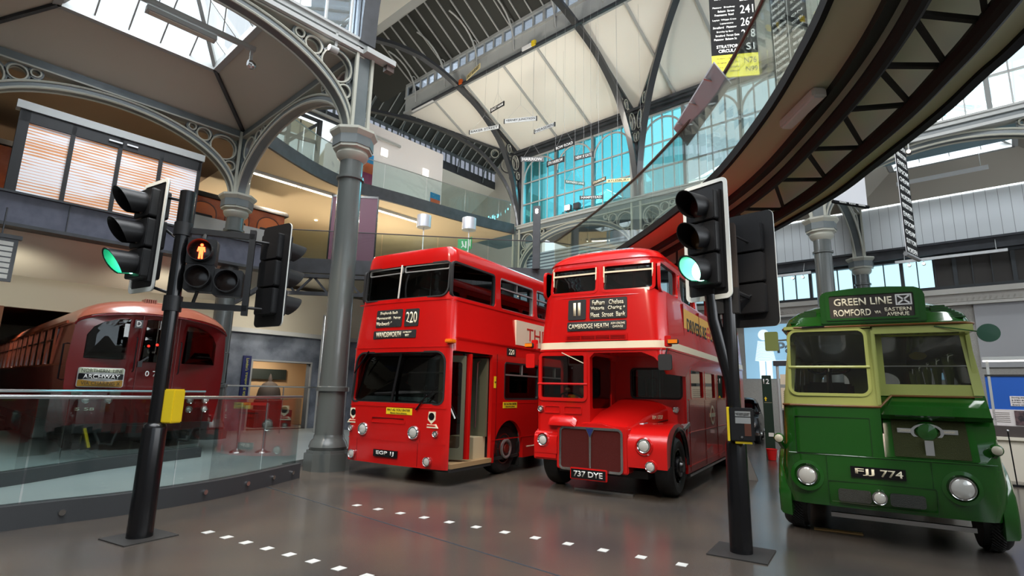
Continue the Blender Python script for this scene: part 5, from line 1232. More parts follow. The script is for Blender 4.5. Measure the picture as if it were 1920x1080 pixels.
# ================= TRAFFIC SIGNALS =================
SIG = mat('signal_black', (.010, .010, .011), .42)
def visor(mb, x, z, r=.140, L_=.34, m=SIG, yy=-.12, inner=None):
    n = 22; R = []
    for k in range(7):
        f = k/6; ring = []
        for q, rr_ in ((0, r), (1, r-.008)):
            for i in range(n+1):
                a = -pi*.36+(pi*1.72)*i/n     # open at the bottom
                cut_ = L_*(.34+.66*((math.sin(a)+1)/2)**.75)
                ring.append((x+rr_*math.cos(a)*(1-.05*f), yy-cut_*f, z+rr_*math.sin(a)-.02*f))
        R.append(ring[:n+1]+ring[n+1:][::-1])
    return mb.rings(R, m)
def head(parent_e, X, lit=None, board=True, name='signal_head', label=None):
    """three-aspect head facing -Y in its own frame"""
    o = empty(name, (0, 0, 0), parent=parent_e); o.matrix_local = X
    if label: o['label'] = label
    if board:
        MB().prism(rr(-.298, .298, -.718, .718, .07), 'y', .0, .012, SIG).build('backing_board', o); MB().frame(rr(-.30, .30, -.72, .72, .07), rr(-.255, .255, -.665, .675, .03), 'y', -.012, .004, mat('board_border_white', lin(225, 228, 222), .45)).build('white_border', o)
    hb = MB()
    for k in range(3):
        z = .39-.385*k; hb.prism(rr(-.18, .20, z-.182, z+.182, .03), 'y', -.13, .10, SIG)
    hb.box(.10, .22, -.04, .02, -.6, .58, SIG)
    hb.build('housing', o, bevel=.008)
    cols = (((.10, .012, .008), None), ((.10, .045, .008), None), ((.005, .10, .06), None))
    for k, nm in enumerate(('red', 'amber', 'green')):
        z = .39-.385*k
        lit_ = lit == nm
        lm = mat('lens_%s_lit' % nm, (.5, 1, .8), emit=(.35, 1, .72), es=14) if lit_ else mat('lens_%s_dark' % nm, cols[k][0], .25)
        MB().lathe([(.132, -.128), (.11, -.148), (.06, -.162), (.001, -.168)], 22, (0, 0, z), 'y', lm).build('lens', o)
        vz = visor(MB(), 0, z).build('visor', o)
        if lit_: visor(MB(), 0, z, r=.131, L_=.325, m=mat('painted_green_glow', (.02, .34, .22), .4)).build('visor_glow_skin', vz)  # glow of the lit lamp painted as a green skin inside the visor
    return o
# ---- left signal pole ----
lp = empty('traffic_signal', (-6.71, 3.35, 0), 'traffic signal pole with red standing figure lamp, beside the glass balustrade', 'traffic signal')
MB().box(-.26, .26, -.28, .28, 0, .012, mat('base_plate', lin(50, 48, 46), .55), Matrix.Rotation(rad(2), 4, 'Z')).build('base_plate', lp)
MB().lathe([(.128, .012), (.122, 1.16), (.11, 1.20), (.085, 1.22)], 26, m=BLACK).build('lower_sleeve', lp)
MB().lathe([(.078, 1.2), (.078, 3.42), (.086, 3.43), (.086, 3.98), (.078, 3.985), (.001, 3.985)], 26, m=BLACK).build('pole', lp)
MB().box(.06, .20, -.02, .16, 1.22, 1.60, YELLOW, Matrix.Rotation(rad(25), 4, 'Z')).build('push_button_box', lp, bevel=.012, label='yellow push button box')
head(lp, Matrix.Translation((-.58, -.10, 3.47)), 'green')
MB().tube([(-.08, 0, 3.88), (-.45, -.05, 3.98)], .018, 8, SIG).tube([(-.08, 0, 3.5), (-.25, .05, 3.45), (-.4, 0, 3.55)], .018, 8, SIG).tube([(-.08, 0, 2.72), (-.45, -.05, 2.82)], .018, 8, SIG).build('bracket', lp)
# bracket frame and pedestrian lamps
X = Matrix.Rotation(rad(50), 4, 'Z')
f = MB().box(.05, .80, -.035, .035, 3.46, 3.53, SIG, X).box(.05, .80, -.035, .035, 2.55, 2.62, SIG, X).box(.74, .81, -.035, .035, 2.5, 3.58, SIG, X)
f.lathe([(.10, 3.42), (.10, 3.58)], 16, m=SIG).lathe([(.10, 2.5), (.10, 2.68)], 16, m=SIG).tube([(.25, 0, 3.5), (.25, -.05, 3.35)], .025, 8, SIG, X).tube([(.2, 0, 2.58), (.25, -.05, 2.75)], .02, 8, SIG, X).build('bracket_frame', lp)
pe = empty('pedestrian_head', (0, 0, 0), parent=lp); pe.matrix_local = X
h = MB()
for cx, cz in ((.25, 3.235), (.26, 2.915), (.57, 2.88)): h.prism(rr(cx-.16, cx+.155, cz-.165, cz+.16, .03), 'y', -.10, .09, SIG)
h.build('housing', pe, bevel=.008)
for k, (cx, cz) in enumerate(((.25, 3.23), (.26, 2.91), (.57, 2.88))):
    MB().lathe([(.135, -.09), (.135, -.235), (.127, -.235), (.127, -.09)], 24, (cx, 0, cz), 'y', SIG).build('hood', pe)
    MB().lathe([(.127, -.10), (.08, -.115), (.001, -.12)], 22, (cx, 0, cz), 'y', mat('ped_lens', (.02, .012, .010) if k == 0 else (.012, .014, .014), .2)).build('lens', pe)
GLOW = mat('red_figure_glow', (1, .1, .02), emit=(1, .06, .015), es=11)
m_ = MB(); cx, cz = .25, 3.23; fy = -.126
m_.prism(circ(cx, cz+.075, .017, 12), 'y', fy-.006, fy, GLOW)
m_.prism([(cx-.035, cz+.052), (cx+.035, cz+.052), (cx+.045, cz-.005), (cx+.032, cz-.01), (cx+.022, cz+.025), (cx+.024, cz-.095), (cx+.006, cz-.095), (cx, cz-.02), (cx-.006, cz-.095), (cx-.024, cz-.095), (cx-.022, cz+.025), (cx-.032, cz-.01), (cx-.045, cz-.005)], 'y', fy-.006, fy, GLOW)
m_.build('red_figure', pe, smooth=0, label='glowing red standing figure')
head(lp, Matrix.Translation((.60, .86, 3.05)) @ Matrix.Rotation(rad(180), 4, 'Z') @ Matrix.Scale(.92, 4), None, board=True)
MB().tube([(.5, .6, 3.45), (.58, .8, 3.45)], .018, 8, SIG).tube([(.5, .6, 2.6), (.58, .8, 2.6)], .018, 8, SIG).build('bracket', lp)
# ---- right signal pole ----
rp = empty('traffic_signal', (-1.06, 6.70, 0), 'traffic signal pole showing a green light in front of the rounded red bus', 'traffic signal')
MB().box(-.30, .30, -.30, .32, 0, .012, mat('base_plate', (0, 0, 0)), Matrix.Rotation(rad(-2), 4, 'Z')).build('base_plate', rp)
MB().lathe([(.118, .012), (.112, 1.14), (.10, 1.18), (.08, 1.2)], 26, m=BLACK).build('lower_sleeve', rp)
MB().lathe([(.078, 1.18), (.076, 2.9), (.001, 2.905)], 26, m=BLACK).build('pole', rp)
MB().tube([(-.19, -.02, 2.85), (-.17, -.02, 2.55), (-.02, 0, 1.85), (.0, 0, 1.6)], .075, 16, BLACK).build('crank_pole', rp)
e = head(rp, Matrix.Translation((-.21, -.03, 3.53)) @ Matrix.Rotation(rad(-22), 4, 'Z') @ Matrix.Scale(1.03, 4), 'green', label='signal head with lit green lamp')
bx = empty('push_button_unit', (0, 0, 0), parent=rp); bx.matrix_local = Matrix.Rotation(rad(8), 4, 'Z')
MB().box(-.05, .20, -.22, -.06, 1.19, 1.545, SIG).build('box', bx, bevel=.012); MB().box(-.075, -.05, -.225, -.04, 1.19, 1.55, YELLOW).build('yellow_side', bx); MB().box(.0, .17, -.20, -.08, 1.165, 1.19, YELLOW).build('yellow_base', bx)
MB().box(.01, .165, -.225, -.22, 1.455, 1.51, mat('notice_grey', lin(150, 152, 150), .5)).box(.01, .165, -.225, -.22, 1.38, 1.445, mat('notice_grey', (0, 0, 0))).build('instruction_plate', bx)
text('push button and wait\nfor signal opposite', TEXTK, bx, (.0875, -.226, 1.482), .14, .032)
MB().lathe([(.014, -.225), (.012, -.235), (.001, -.236)], 14, (.07, 0, 1.235), 'y', STEEL).build('button', bx)
MB().box(.10, .165, -.224, -.22, 1.25, 1.38, mat('lamp_window', lin(96, 60, 48), .3)).build('wait_window', bx)
h2 = head(rp, Matrix.Translation((.22, .42, 3.22)) @ Matrix.Rotation(rad(165), 4, 'Z'), None, board=True)
MB().box(-.02, .10, .08, .2, 2.75, 3.75, mat('signal_case_brown', lin(58, 46, 38), .6)).build('junction_case', rp, bevel=.01)
MB().box(-.16, .12, -.06, .06, 2.62, 2.92, SIG).tube([(.05, .05, 2.9), (.18, .3, 2.85)], .03, 8, SIG).tube([(.1, .2, 3.6), (.3, .42, 3.5), (.32, .44, 2.95), (.1, .2, 2.8)], .014, 6, SIG).build('bracket', rp)
# ---- crossing studs ----
ST = mat('stud_white', lin(215, 214, 208), .45)
k = 0
rowA = [(-6.34, 3.90), (-5.98, 3.90), (-5.62, 3.895), (-5.25, 3.89), (-4.89, 3.885), (-4.53, 3.88), (-4.16, 3.875), (-3.8, 3.87)]
rowB = [(-6.11+.419*i, 5.94-.003*i) for i in range(12)]
ORD = ('first', 'second', 'third', 'fourth', 'fifth', 'sixth', 'seventh', 'eighth', 'ninth', 'tenth', 'eleventh', 'twelfth')
for i, (x, y) in enumerate(rowA+rowB):
    o = MB().box(-.05, .05, -.055, .055, 0, .003, ST).build('crossing_stud', None, (x, y, .0), smooth=0)
    tag(o, '%s white floor stud from the left in the %s' % ((ORD[i], 'near row beside the left signal pole') if i < 8 else (ORD[i-8], 'far row nearest the red buses')), 'floor stud', 'white studs of the near row' if i < 8 else 'white studs of the far row')
# ---- floor oddments ----
o = MB().box(-.53, .53, -.04, .04, 0, .03, STEEL).build('floor_bar', None, (-3.62, 9.19, 0)); tag(o, 'grey metal bar on the floor under the bonnet of the rounded bus', 'bar')
o = MB().box(-.27, .27, -.05, .06, 0, .01, mat('tan_board', lin(190, 150, 90), .5)).build('floor_board', None, (-.17, 8.5, 0), (0, 0, rad(3))); tag(o, 'tan strip of board on the floor under the front of the green coach', 'board')

# ================= RED UNDERGROUND TRAIN =================
TR = wp(-3.0, -2.5, 0)
tr = empty('underground_train', TR, 'dark red underground train with arched roof and NORTHERN LINE sign behind the balustrades', 'train', None, -BA+pi/2)
def prof(w=1.0, z0=.80, top=3.48, sh=2.83):
    P = [(-1.36*w, z0), (-1.45*w, z0+.5), (-1.48*w, 2.0), (-1.44*w, sh)]
    P += [(1.44*w*math.cos(pi-pi*i/16), sh+(top-sh)*math.sin(pi*i/16)**.85) for i in range(1, 16)]
    return P+[(1.44*w, sh), (1.48*w, 2.0), (1.45*w, z0+.5), (1.36*w, z0)]
def low(P, lim, keep=True): return [(x, min(z, lim)) for x, z in P]
ft = lambda x: .30*max(0, (abs(x)-.45)/1.0)**1.7
cut = MB()
LW = [(-1.24, 2.13), (-.56, 2.13), (-.56, 2.97), (-.75, 2.96), (-1.0, 2.88), (-1.15, 2.77), (-1.24, 2.6)]
RW = [(-x, z-.03) for x, z in LW][::-1]; DW = rr(-.26, .26, 2.10, 3.0, .02)
for P in (LW, RW, DW): cut.prism(P, 'y', -.2, .8)
for i in range(12):
    y0 = 2.2+i*1.0
    if i in (2, 7): cut.prism(rr(y0-.06, y0+.76, 1.99, 2.85, .05), 'x', -1.7, -1.2)
    else: cut.prism(rr(y0, y0+.8, 2.02, 2.75, .04), 'x', -1.7, -1.2)
cut.rings([[(x*.93, y, max(1.0, 1.0+(z-1.0)*.955)) for x, z in prof()] for y in (.42, 15.8)])
DOME = ((0, 1, 3.12), (.10, .85, 3.26), (.28, .55, 3.37), (.55, .25, 3.44), (.95, 0, 3.48), (16, 0, 3.48))
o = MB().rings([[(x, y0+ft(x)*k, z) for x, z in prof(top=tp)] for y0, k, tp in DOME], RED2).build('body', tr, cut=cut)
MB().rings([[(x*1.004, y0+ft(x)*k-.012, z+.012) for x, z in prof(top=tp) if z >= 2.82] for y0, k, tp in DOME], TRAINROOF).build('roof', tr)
MB().tube([(x, ft(x)-.012, z-.0) for x, z in [(1.45*math.cos(pi-pi*i/20), 2.80+.30*math.sin(pi*i/20)) for i in range(21)]], .022, 6, RED2).build('cornice', tr)
for P, nm in ((LW, 'cab_window'), (RW, 'cab_window'), (DW, 'door_window')): MB().patch(P, lambda x, z: ft(x)+.05, .008, GLASSD).build(nm, tr, smooth=0)
MB().box(-1.46, -1.44, 2.1, 14.2, 1.98, 2.86, GLASSD).build('side_window', tr, smooth=0)
c = MB()
for z, th in ((2.0, .02), (2.88, .03)): c.box(-1.50, -1.46, .9, 16, z-th, z+th, mat('polished_trim', lin(150, 70, 40), .25, .5))
for i in range(12): c.box(-1.50, -1.46, 2.1+i*1.0-.05, 2.1+i*1.0, 2.0, 2.88, mat('polished_trim', (0, 0, 0))).box(-1.49, -1.46, 2.2+i, 3.0+i, 2.55, 2.58, BLACK)
c.build('side_trim', tr)
c = MB()
for x in (-.35, .35): c.box(x-.008, x+.008, -.012, .02, 1.0, 3.06, mat('train_seam', (.08, .004, .004), .4))
c.build('door_seam', tr)
e = MB().patch(rr(-1.29, -.55, 1.55, 1.94, .04), lambda x, z: ft(x)-.025, .03, ALU).build('destination_plate', tr, smooth=0)
for z0, z1, m, tx, tm, hh, ww, bd in ((1.825, 1.93, mat('sign_white', lin(176, 184, 160), .4), 'NORTHERN  LINE', TEXTK, .07, .68, .0), (1.70, 1.82, BLACK, 'ARCHWAY', TEXTW, .085, .60, .012), (1.56, 1.695, mat('sign_ochre', lin(150, 112, 30), .4), 'VIA CHARING X', TEXTK, .07, .64, .0)):
    q = MB().patch(rr(-1.275, -.565, z0, z1, .02), lambda x, z: ft(x)-.03, .02, m).build('sign_band', e, smooth=0)
    X = Matrix.Rotation(rad(-9.5), 4, 'Z') @ FRONT
    text(tx, tm, q, (-.92, .018, (z0+z1)/2), ww, hh, X, bold=bd)
o = MB().box(-.50, -.355, -.012, .02, 2.80, 2.97, BLACK).build('letter_plate', tr); text('D', TEXTW, o, (-.428, -.013, 2.885), .09, .12, bold=.02)
text('0', TEXTW, tr, (-.15, -.012, 1.85), .075, .115, bold=.015); text('7', TEXTW, tr, (-.005, -.012, 1.85), .085, .115, bold=.015); text('0', TEXTW, tr, (.14, -.012, 1.85), .075, .115, bold=.015)
for x, z0, z1 in ((-.42, 1.88, 2.6), (.42, 1.86, 2.56)): MB().tube([(x, .0, z1), (x, -.06, z1-.02), (x, -.06, z0+.02), (x, 0, z0)], .014, 8, BLACK).build('handrail', tr)
for sx, y in ((-1, .55), (1, .30)): MB().tube([(sx*1.46, y, 2.42), (sx*1.54, y-.05, 2.40), (sx*1.54, y-.05, 1.70), (sx*1.46, y, 1.68)], .016, 8, BLACK).build('handrail', tr)
MB().bar((-.33, -.05, 2.08), (-.18, -.05, 2.2), .03, .03, BLACK).box(-.36, -.28, -.08, .0, 1.98, 2.1, BLACK).build('door_handle', tr)
for x, z in ((-1.1, 1.3), (-.75, 1.3), (.75, 1.3), (1.1, 1.3), (.75, 1.1), (1.1, 1.1)): lamp(tr, x, ft(x)-.02, z, .06, 'tail_lamp', rim=.3)
for x in (-1.25, -.65): MB().prism(circ(x, 1.42, .09, 18), 'y', ft(x)-.02, ft(x)+.02, mat('lamp_green_grey', lin(60, 84, 72), .4)).build('marker_disc', tr)
text('5 58', TEXTC, tr, (-1.1, .07, 1.12), .3, .06, Matrix.Rotation(rad(-12), 4, 'Z') @ FRONT)
mb = MB()
for i in range(6): mb.box(-.30+.04*i, -.28+.04*i, .30, .62, 3.36, 3.475, TRAINROOF)
mb.build('roof_vent', tr)
c = MB().box(-1.2, 1.2, .3, 15.8, .62, .82, BLACKM).box(-1.25, 1.25, .1, .5, .66, .82, BLACKM).box(-.35, .35, -.12, .2, .55, .78, BLACKM); c.build('underframe', tr)
for yb in (2.2, 12.5):
    b_ = MB().box(-1.05, 1.05, yb-1.3, yb+1.3, .40, .62, BLACKM).build('bogie', tr)
    for dy in (-.8, .8):
        for sx in (-.85, .85): MB().lathe([(.14, -.06), (.42, -.06), (.42, .02), (.45, .03), (.45, .08), (.14, .08)], 24, (sx, yb+dy, .46), 'x', BLACKM).build('wheel', b_)
MB().box(-1.3, -.7, 4.2, 6.6, .25, .72, BLACKM).box(.7, 1.3, 4.2, 6.6, .25, .72, BLACKM).box(-1.35, -1.0, 7.2, 8.8, .3, .7, BLACKM).build('equipment_case', tr, bevel=.02)
MB().bar((-1.05, .05, .75), (-.95, -.02, .38), .05, .03, YELLOW).build('yellow_hose', tr)
MB().tube([(-.9, .05, .7), (-.8, -.05, .45), (-.6, -.05, .42), (-.5, .05, .68)], .025, 8, RUBBER).tube([(.5, .05, .7), (.6, -.05, .45), (.8, -.05, .42), (.9, .05, .68)], .025, 8, RUBBER).build('coupling_hose', tr)
seats(tr, [2.4+1.2*i for i in range(6)], 1.15, ((-1.2, -.5), (.5, 1.2)), MOQ)
for y in (0.55, 1.2): MB().lathe([(.03, -.03), (.001, -.04)], 12, (.1, y, 2.5), 'y', mat('red_cab_light', (1, .05, .03), emit=(1, .03, .02), es=5)).build('cab_light', tr)
o = MB()
for x in (-.75, .75): o.box(x-.04, x+.04, -.3, 17, .13, .2, mat('rail_steel', lin(70, 62, 56), .5))
t_ = o.build('track', None, TR, (0, 0, -BA+pi/2)); t_['kind'] = 'structure'

# ================= DRIVER IN THE HALF-CAB =================
SUIT = mat('grey_uniform', lin(72, 76, 74), .8); SKIN = mat('skin', lin(214, 168, 136), .5); SHIRT = mat('white_shirt', lin(215, 220, 220), .7)
pr = empty('person', (-3.615-.66, 8.9+.98, .98), 'person in grey jacket and dark tie at the wheel of the rounded red bus', 'person')
def skin(name, nodes, edges, m, parent, root=0, lv=2):
    me = bpy.data.meshes.new(name); me.from_pydata([n[0] for n in nodes], edges, []); me.materials.append(m)
    o = bpy.data.objects.new(name, me); COL.objects.link(o)
    md = o.modifiers.new('s', 'SKIN'); sv = me.skin_vertices[0].data
    for v, n in zip(sv, nodes): v.radius = n[1] if isinstance(n[1], tuple) else (n[1], n[1])
    sv[root].use_root = True
    sb = o.modifiers.new('d', 'SUBSURF'); sb.levels = lv; sb.render_levels = lv
    dg = bpy.context.evaluated_depsgraph_get(); m2 = bpy.data.meshes.new_from_object(o.evaluated_get(dg)); o.modifiers.clear(); o.data = m2; bpy.data.meshes.remove(me)
    m2.materials.clear(); m2.materials.append(m); m2.polygons.foreach_set('use_smooth', [True]*len(m2.polygons)); m2.polygons.foreach_set('material_index', [0]*len(m2.polygons)); o.parent = parent; return o
lh = (.40, -.29, .74); rh = (-.16, -.32, .70)
N = [((0, 0, .0), (.17, .13)), ((0, -.01, .22), (.15, .11)), ((0, -.02, .42), (.17, .11)), ((0, -.01, .53), (.09, .08)), ((0, -.02, .62), .052),
     ((.19, -.02, .48), .065), ((.33, -.08, .30), .05), ((.39, -.24, .62), .038), ((-.19, -.02, .48), .065), ((-.28, -.10, .27), .05), ((-.20, -.27, .62), .036),
     ((.10, -.10, -.02), .085), ((.12, -.45, .02), .07), ((.12, -.50, -.40), .05), ((-.10, -.10, -.02), .085), ((-.12, -.45, .02), .07), ((-.12, -.50, -.40), .05)]
skin('body', N, [(0, 1), (1, 2), (2, 3), (3, 4), (2, 5), (5, 6), (6, 7), (2, 8), (8, 9), (9, 10), (0, 11), (11, 12), (12, 13), (0, 14), (14, 15), (15, 16)], SUIT, pr)
hd = MB().sphere((0, -.03, .76), .1, SKIN, n=20, k=12, sz=(.78, .95, 1.18)).build('head', pr, smooth=180)
f_ = MB().prism([(-.012, .80), (.012, .80), (.018, .745), (-.018, .745)], 'y', -.145, -.11, SKIN)
for sx in (-1, 1): f_.sphere((sx*.08, -.02, .765), .022, SKIN, n=8, k=5, sz=(.4, .8, 1.3))
f_.build('nose_and_ears', hd, bevel=.004)
for sx in (-1, 1): MB().sphere((sx*.03, -.118, .785), .011, TEXTW, n=10, k=6).sphere((sx*.03, -.127, .785), .005, BLACK, n=8, k=5).build('eye', hd)
MB().box(-.025, .025, -.122, -.112, .695, .702, mat('lips', lin(170, 100, 90), .5)).build('mouth', hd)
MB().sphere((0, -.015, .80), .104, mat('hair_dark', (.02, .014, .01), .7), n=18, k=8, sz=(.82, .98, 1.0)).build('hair', hd, smooth=180, cut=MB().box(-.2, .2, -.3, .2, .5, .80).box(-.2, .2, -.3, -.085, .5, .845))
MB().lathe([(.095, .0), (.112, .05), (.10, .09), (.001, .095)], 22, (0, -.02, .85), m=BLACKM).box(-.07, .07, -.17, -.10, .845, .86, BLACK).build('cap', pr)
MB().prism([(-.06, .60), (.06, .60), (.0, .44)], 'y', -.14, -.125, SHIRT).build('shirt', pr); MB().prism([(-.015, .58), (.015, .58), (.022, .42), (0, .40), (-.022, .42)], 'y', -.15, -.14, BLACKM).build('tie', pr)
def hand(parent, c, sx):
    P = [((c[0], c[1]+.05, c[2]-.07), .022), ((c[0], c[1]+.02, c[2]-.03), (.030, .018)), ((c[0], c[1], c[2]), (.034, .018)), ((c[0], c[1]-.012, c[2]+.02), (.034, .014))]
    o = skin('hand', P, [(0, 1), (1, 2), (2, 3)], SKIN, parent, 2)
    for i, (dx, L_) in enumerate(((-.029, .030), (-.010, .036), (.010, .034), (.028, .026))):
        q = [((c[0]+dx, c[1]-.01, c[2]+.012), .0085), ((c[0]+dx, c[1]-.035, c[2]+.012+L_*.7), .0085), ((c[0]+dx*.95, c[1]-.062, c[2]+.010+L_*.45), .008), ((c[0]+dx*.9, c[1]-.060, c[2]-.012), .007)]
        skin('finger', q, [(0, 1), (1, 2), (2, 3)], SKIN, o)
    q = [((c[0]-sx*.030, c[1]+.0, c[2]-.012), .010), ((c[0]-sx*.048, c[1]-.025, c[2]+.0), .0095), ((c[0]-sx*.035, c[1]-.052, c[2]+.005), .008)]
    skin('thumb', q, [(0, 1), (1, 2)], SKIN, o)
hand(pr, (.40, -.28, .76), 1); hand(pr, (-.19, -.31, .74), -1)
# fare card behind the cab glass
o = MB().prism(rr(.12, .34, 1.83, 1.98, .01), 'x', -.172, -.168, mat('card_cream', lin(190, 175, 150), .6)).build('cab_notice', rm); text('CAB NOTICE', TEXTK, o, (-.166, .23, 1.93), .15, .025, SIDE)
MB().box(-.95, -.35, .95, 1.22, .75, 1.0, DARK).build('driver_seat', rm, bevel=.03)

# ================= HANGING STATION SIGNS =================
WIRE = mat('thin_wire', lin(150, 150, 150), .5)
SG = [('BAKER STREET', -3.96, 8, 11.99, 1.35, 22, .157, 'w'), ('VERNEY JUNCTION', -2.02, 8, 11.75, 1.25, 36, .169, 'w'), ('EAST HAM', -3.26, 8, 12.72, .78, -7.7, .179, 'k'), ('NEASDEN', -.84, 8, 11.03, .92, 1.5, .141, 'w'),
      ('BOW ROAD', .06, 8, 10.07, .82, -1.7, .173, 'k'), ('HARROW', -1.39, 8, 9.98, .80, 48, .180, 'k'), ('STH HARROW', -.33, 8, 9.59, .72, .7, .192, 'k'), ('NEW X GATE', .87, 8, 9.45, .66, 10, .167, 'k'),
      ('RAYNERS LANE', .51, 8, 8.60, .70, 70, .12, 'g'), ('STANMORE', 1.46, 8, 8.42, .60, -15, .125, 'b'), ('AYLESBURY', 2.18, 8, 8.26, .74, 36, .112, 'y'), ('HAMPSTEAD', 1.16, 8, 7.93, .72, 40, .12, 'k'), ('EAST BARNET', -4.75, 8, 14.87, 1.15, -17.8, .219, 'y')]
SC_ = {'w': (mat('sign_white_enamel', lin(168, 172, 174), .35), TEXTK, 'white'), 'k': (mat('sign_black_enamel', lin(22, 22, 24), .35), TEXTW, 'black'), 'g': (mat('sign_green_enamel', lin(60, 100, 96), .4), TEXTW, 'green'),
       'b': (mat('sign_bronze', lin(70, 56, 34), .4), TEXTC, 'bronze'), 'y': (mat('sign_cream_enamel', lin(206, 190, 140), .4), TEXTK, 'cream')}
for tx, s, t, z, L_, an, h, c in SG:
    bg, fg, cn = SC_[c]
    e = empty('station_sign', wp(s, t, z), 'hanging %s station sign reading %s' % (cn, tx), 'sign', 'station signs hung on wires', -BA+rad(an*.8)+rad(0))
    MB().box(-L_/2, L_/2, -.012, .012, -h/2, h/2, bg).build('panel', e); text(tx, fg, e, (0, -.013, 0), L_*.9, h*.62, bold=.012)
    if c in 'kw':
        for sx in (-1, 1): MB().box(sx*L_/2-.02, sx*L_/2+.02, -.02, .02, -h/2-.01, h/2+.01, bg if c == 'k' else TEXTK).build('end_cap', e)
    zt = 15.2-z
    MB().tube([(-L_*.4, 0, h/2), (0, 0, h/2+.55), (L_*.4, 0, h/2)], .004, 4, WIRE).tube([(0, 0, h/2+.55), (0, 0, zt+.6)], .004, 4, WIRE).build('hanging_wire', e)
c = MB()
for s, t, z in ((-4.4, 9.2, 13.0), (-1.2, 9.6, 12.0), (.6, 9.2, 11.8), (-2.6, 9.4, 12.4), (1.4, 9.3, 10.8), (2.3, 9.3, 10.4)): c.tube([(s, t, z), (s, t, 13.4+(13.25-t)/4.3*2.05-.02)], .004, 4, WIRE)
o = c.build('loose_wires', st=True); o['kind'] = 'stuff'; tag(o, 'thin hanging wires against the white ceiling', 'wires')
# track hung under the lantern gutter
e = empty('lighting_track', wp(-9.9, 8.75, 15.25), 'long grey lighting track hung along the foot of the roof lantern', 'lighting track', None, -BA)
MB().box(0, 16, -.06, .06, -.05, .05, DKST).build('rail', e); MB().box(0, 1.6, -.05, .05, -.08, -.05, WHITE).build('white_cover', e)
for i in range(12): MB().tube([(.6+1.3*i, 0, .05), (.6+1.3*i, .03, .32)], .012, 6, IRONG).build('hanger', e)
for x, m in ((7.9, YELLOW), (3.6, mat('orange_box', lin(200, 90, 30), .5))): MB().box(x-.09, x+.09, -.12, -.02, -.02, .2, m).build('control_box', e)
MB().box(7.3, 7.8, -.12, -.02, -.02, .14, WHITE).build('switch_box', e)

# ================= ROUTE BLINDS AND CLOTHS =================
BL = mat('blind_black', lin(10, 10, 11), .8, spec=.2); BY = mat('blind_yellow', lin(196, 186, 14), .6)
e = empty('route_blind', wp(6.6, 5.98, 9.1), 'black and yellow bus route blind listing 241, 262, 278 and STRATFORD CIRCULAR', 'route blind', 'bus blinds hung over the bridge', -BA+rad(31))
hw = .52
MB().box(-hw, hw, -.006, .006, .58, 3.6, BL).build('black_cloth', e); y_ = MB().box(-hw, hw, -.006, .006, 0, .58, BY).build('yellow_cloth', e)
MB().tube([(-hw, 0, 0), (hw, 0, 0)], .02, 8, BY).build('roller', e)
rows = [('229', 2.10, ('Stratford  Forest Gate', 'Ilford   Green Lane')), ('241', 1.76, ('Plaistow   Broadway', 'Balaam  Street', 'Freemasons  Road')), ('262', 1.42, ('Leyton  Whipps Cross', 'Leytonstone', 'Stratford   Plaistow')), ('278', 1.10, ('Bromley by Bow', 'Stratford  Forest Gate', 'Plaistow  Balaam St'))]
rows = [('208', 2.42, ('Clapton  Hackney', 'Stratford')), *rows]
for nb_, z, ls in rows:
    text(nb_, TEXTW, e, (.33, -.007, z), .30, .22, bold=.005)
    for k, l in enumerate(ls): text(l, TEXTW, e, (-.17+(.03 if k % 2 else -.02), -.007, z+.10-.10*k), min(.54, .027*len(l)), .055, bold=0)
text('STRATFORD', TEXTW, e, (-.12, -.007, .80), .56, .085, bold=.02); text('CIRCULAR', TEXTW, e, (-.12, -.007, .685), .48, .085, bold=.02); text('S1', TEXTW, e, (.36, -.007, .76), .18, .18)
text('N76', TEXTK, y_, (.34, -.007, .40), .27, .15); text('N99', TEXTK, y_, (.36, -.007, .17), .26, .13)
for k, l in enumerate(('Holborn  Liverpool St', 'Aldgate  Mile End', 'Bow  Stratford', 'Victoria  Aldwych')): text(l, TEXTK, y_, (-.16, -.007, .49-.115*k), .5, .055)
e = empty('route_blind', wp(7.75, 6.2, 8.95), 'black bus destination blind listing PUTNEY, ROEHAMPTON and TOLWORTH beside the black and yellow one', 'route blind', 'bus blinds hung over the bridge', -BA-rad(30))
MB().box(-.5, .5, -.006, .006, -.3, 3.4, BL).build('black_cloth', e); MB().box(-.003, .003, -.012, -.006, -.3, 3.4, TEXTW).build('centre_line', e)
for k, (l, r_) in enumerate((('WANDSWORTH', 'BRIDGE'), ('WANDSWORTH', 'NORTH'), ('TOOTING', 'SOUTH'), ('TOOTING', 'BROADWAY'), ('TOLWORTH', 'BUSH'), ('SHEPHERDS', 'GREEN'), ('SHEPHERDS', 'COMMON'), ('ROEHAMPTON', 'TOWN'), ('ROEHAMPTON', 'ON'), ('PUTNEY', 'GARDEN'), ('NEW MALDEN', 'STN'), ('MALDEN', 'GREEN'), ('HARLESDEN', 'HILL'))):
    text(l, TEXTW, e, (-.25, -.007, -.18+.175*k), .38, .07, bold=0); text(r_, TEXTW, e, (.25, -.007, -.18+.175*k), .3, .06, bold=0)
e = empty('cloth_blind', wp(7.85, 11.0, 7.05), 'back of a white cloth blind on a roller hanging below the bridge', 'cloth blind', None, rad(60)-BA)
MB().box(-.62, .62, -.005, .005, 0, 2.6, mat('cloth_back', lin(206, 206, 210), .8)).build('cloth', e); MB().tube([(-.65, 0, 0), (.65, 0, 0)], .05, 12, BL).build('roller', e)
for k in range(3): text(('NORTH', 'KEW', 'DOWN')[k], TEXTW, e, (-.35+.35*k, -.052, 0), .24, .04, bold=.02)
e = empty('cloth_blind', wp(9.35, 8.1, 4.72), 'narrow printed cloth blind seen edge-on with a rolled lower end beside the green coach', 'cloth blind', None, rad(80)-BA)
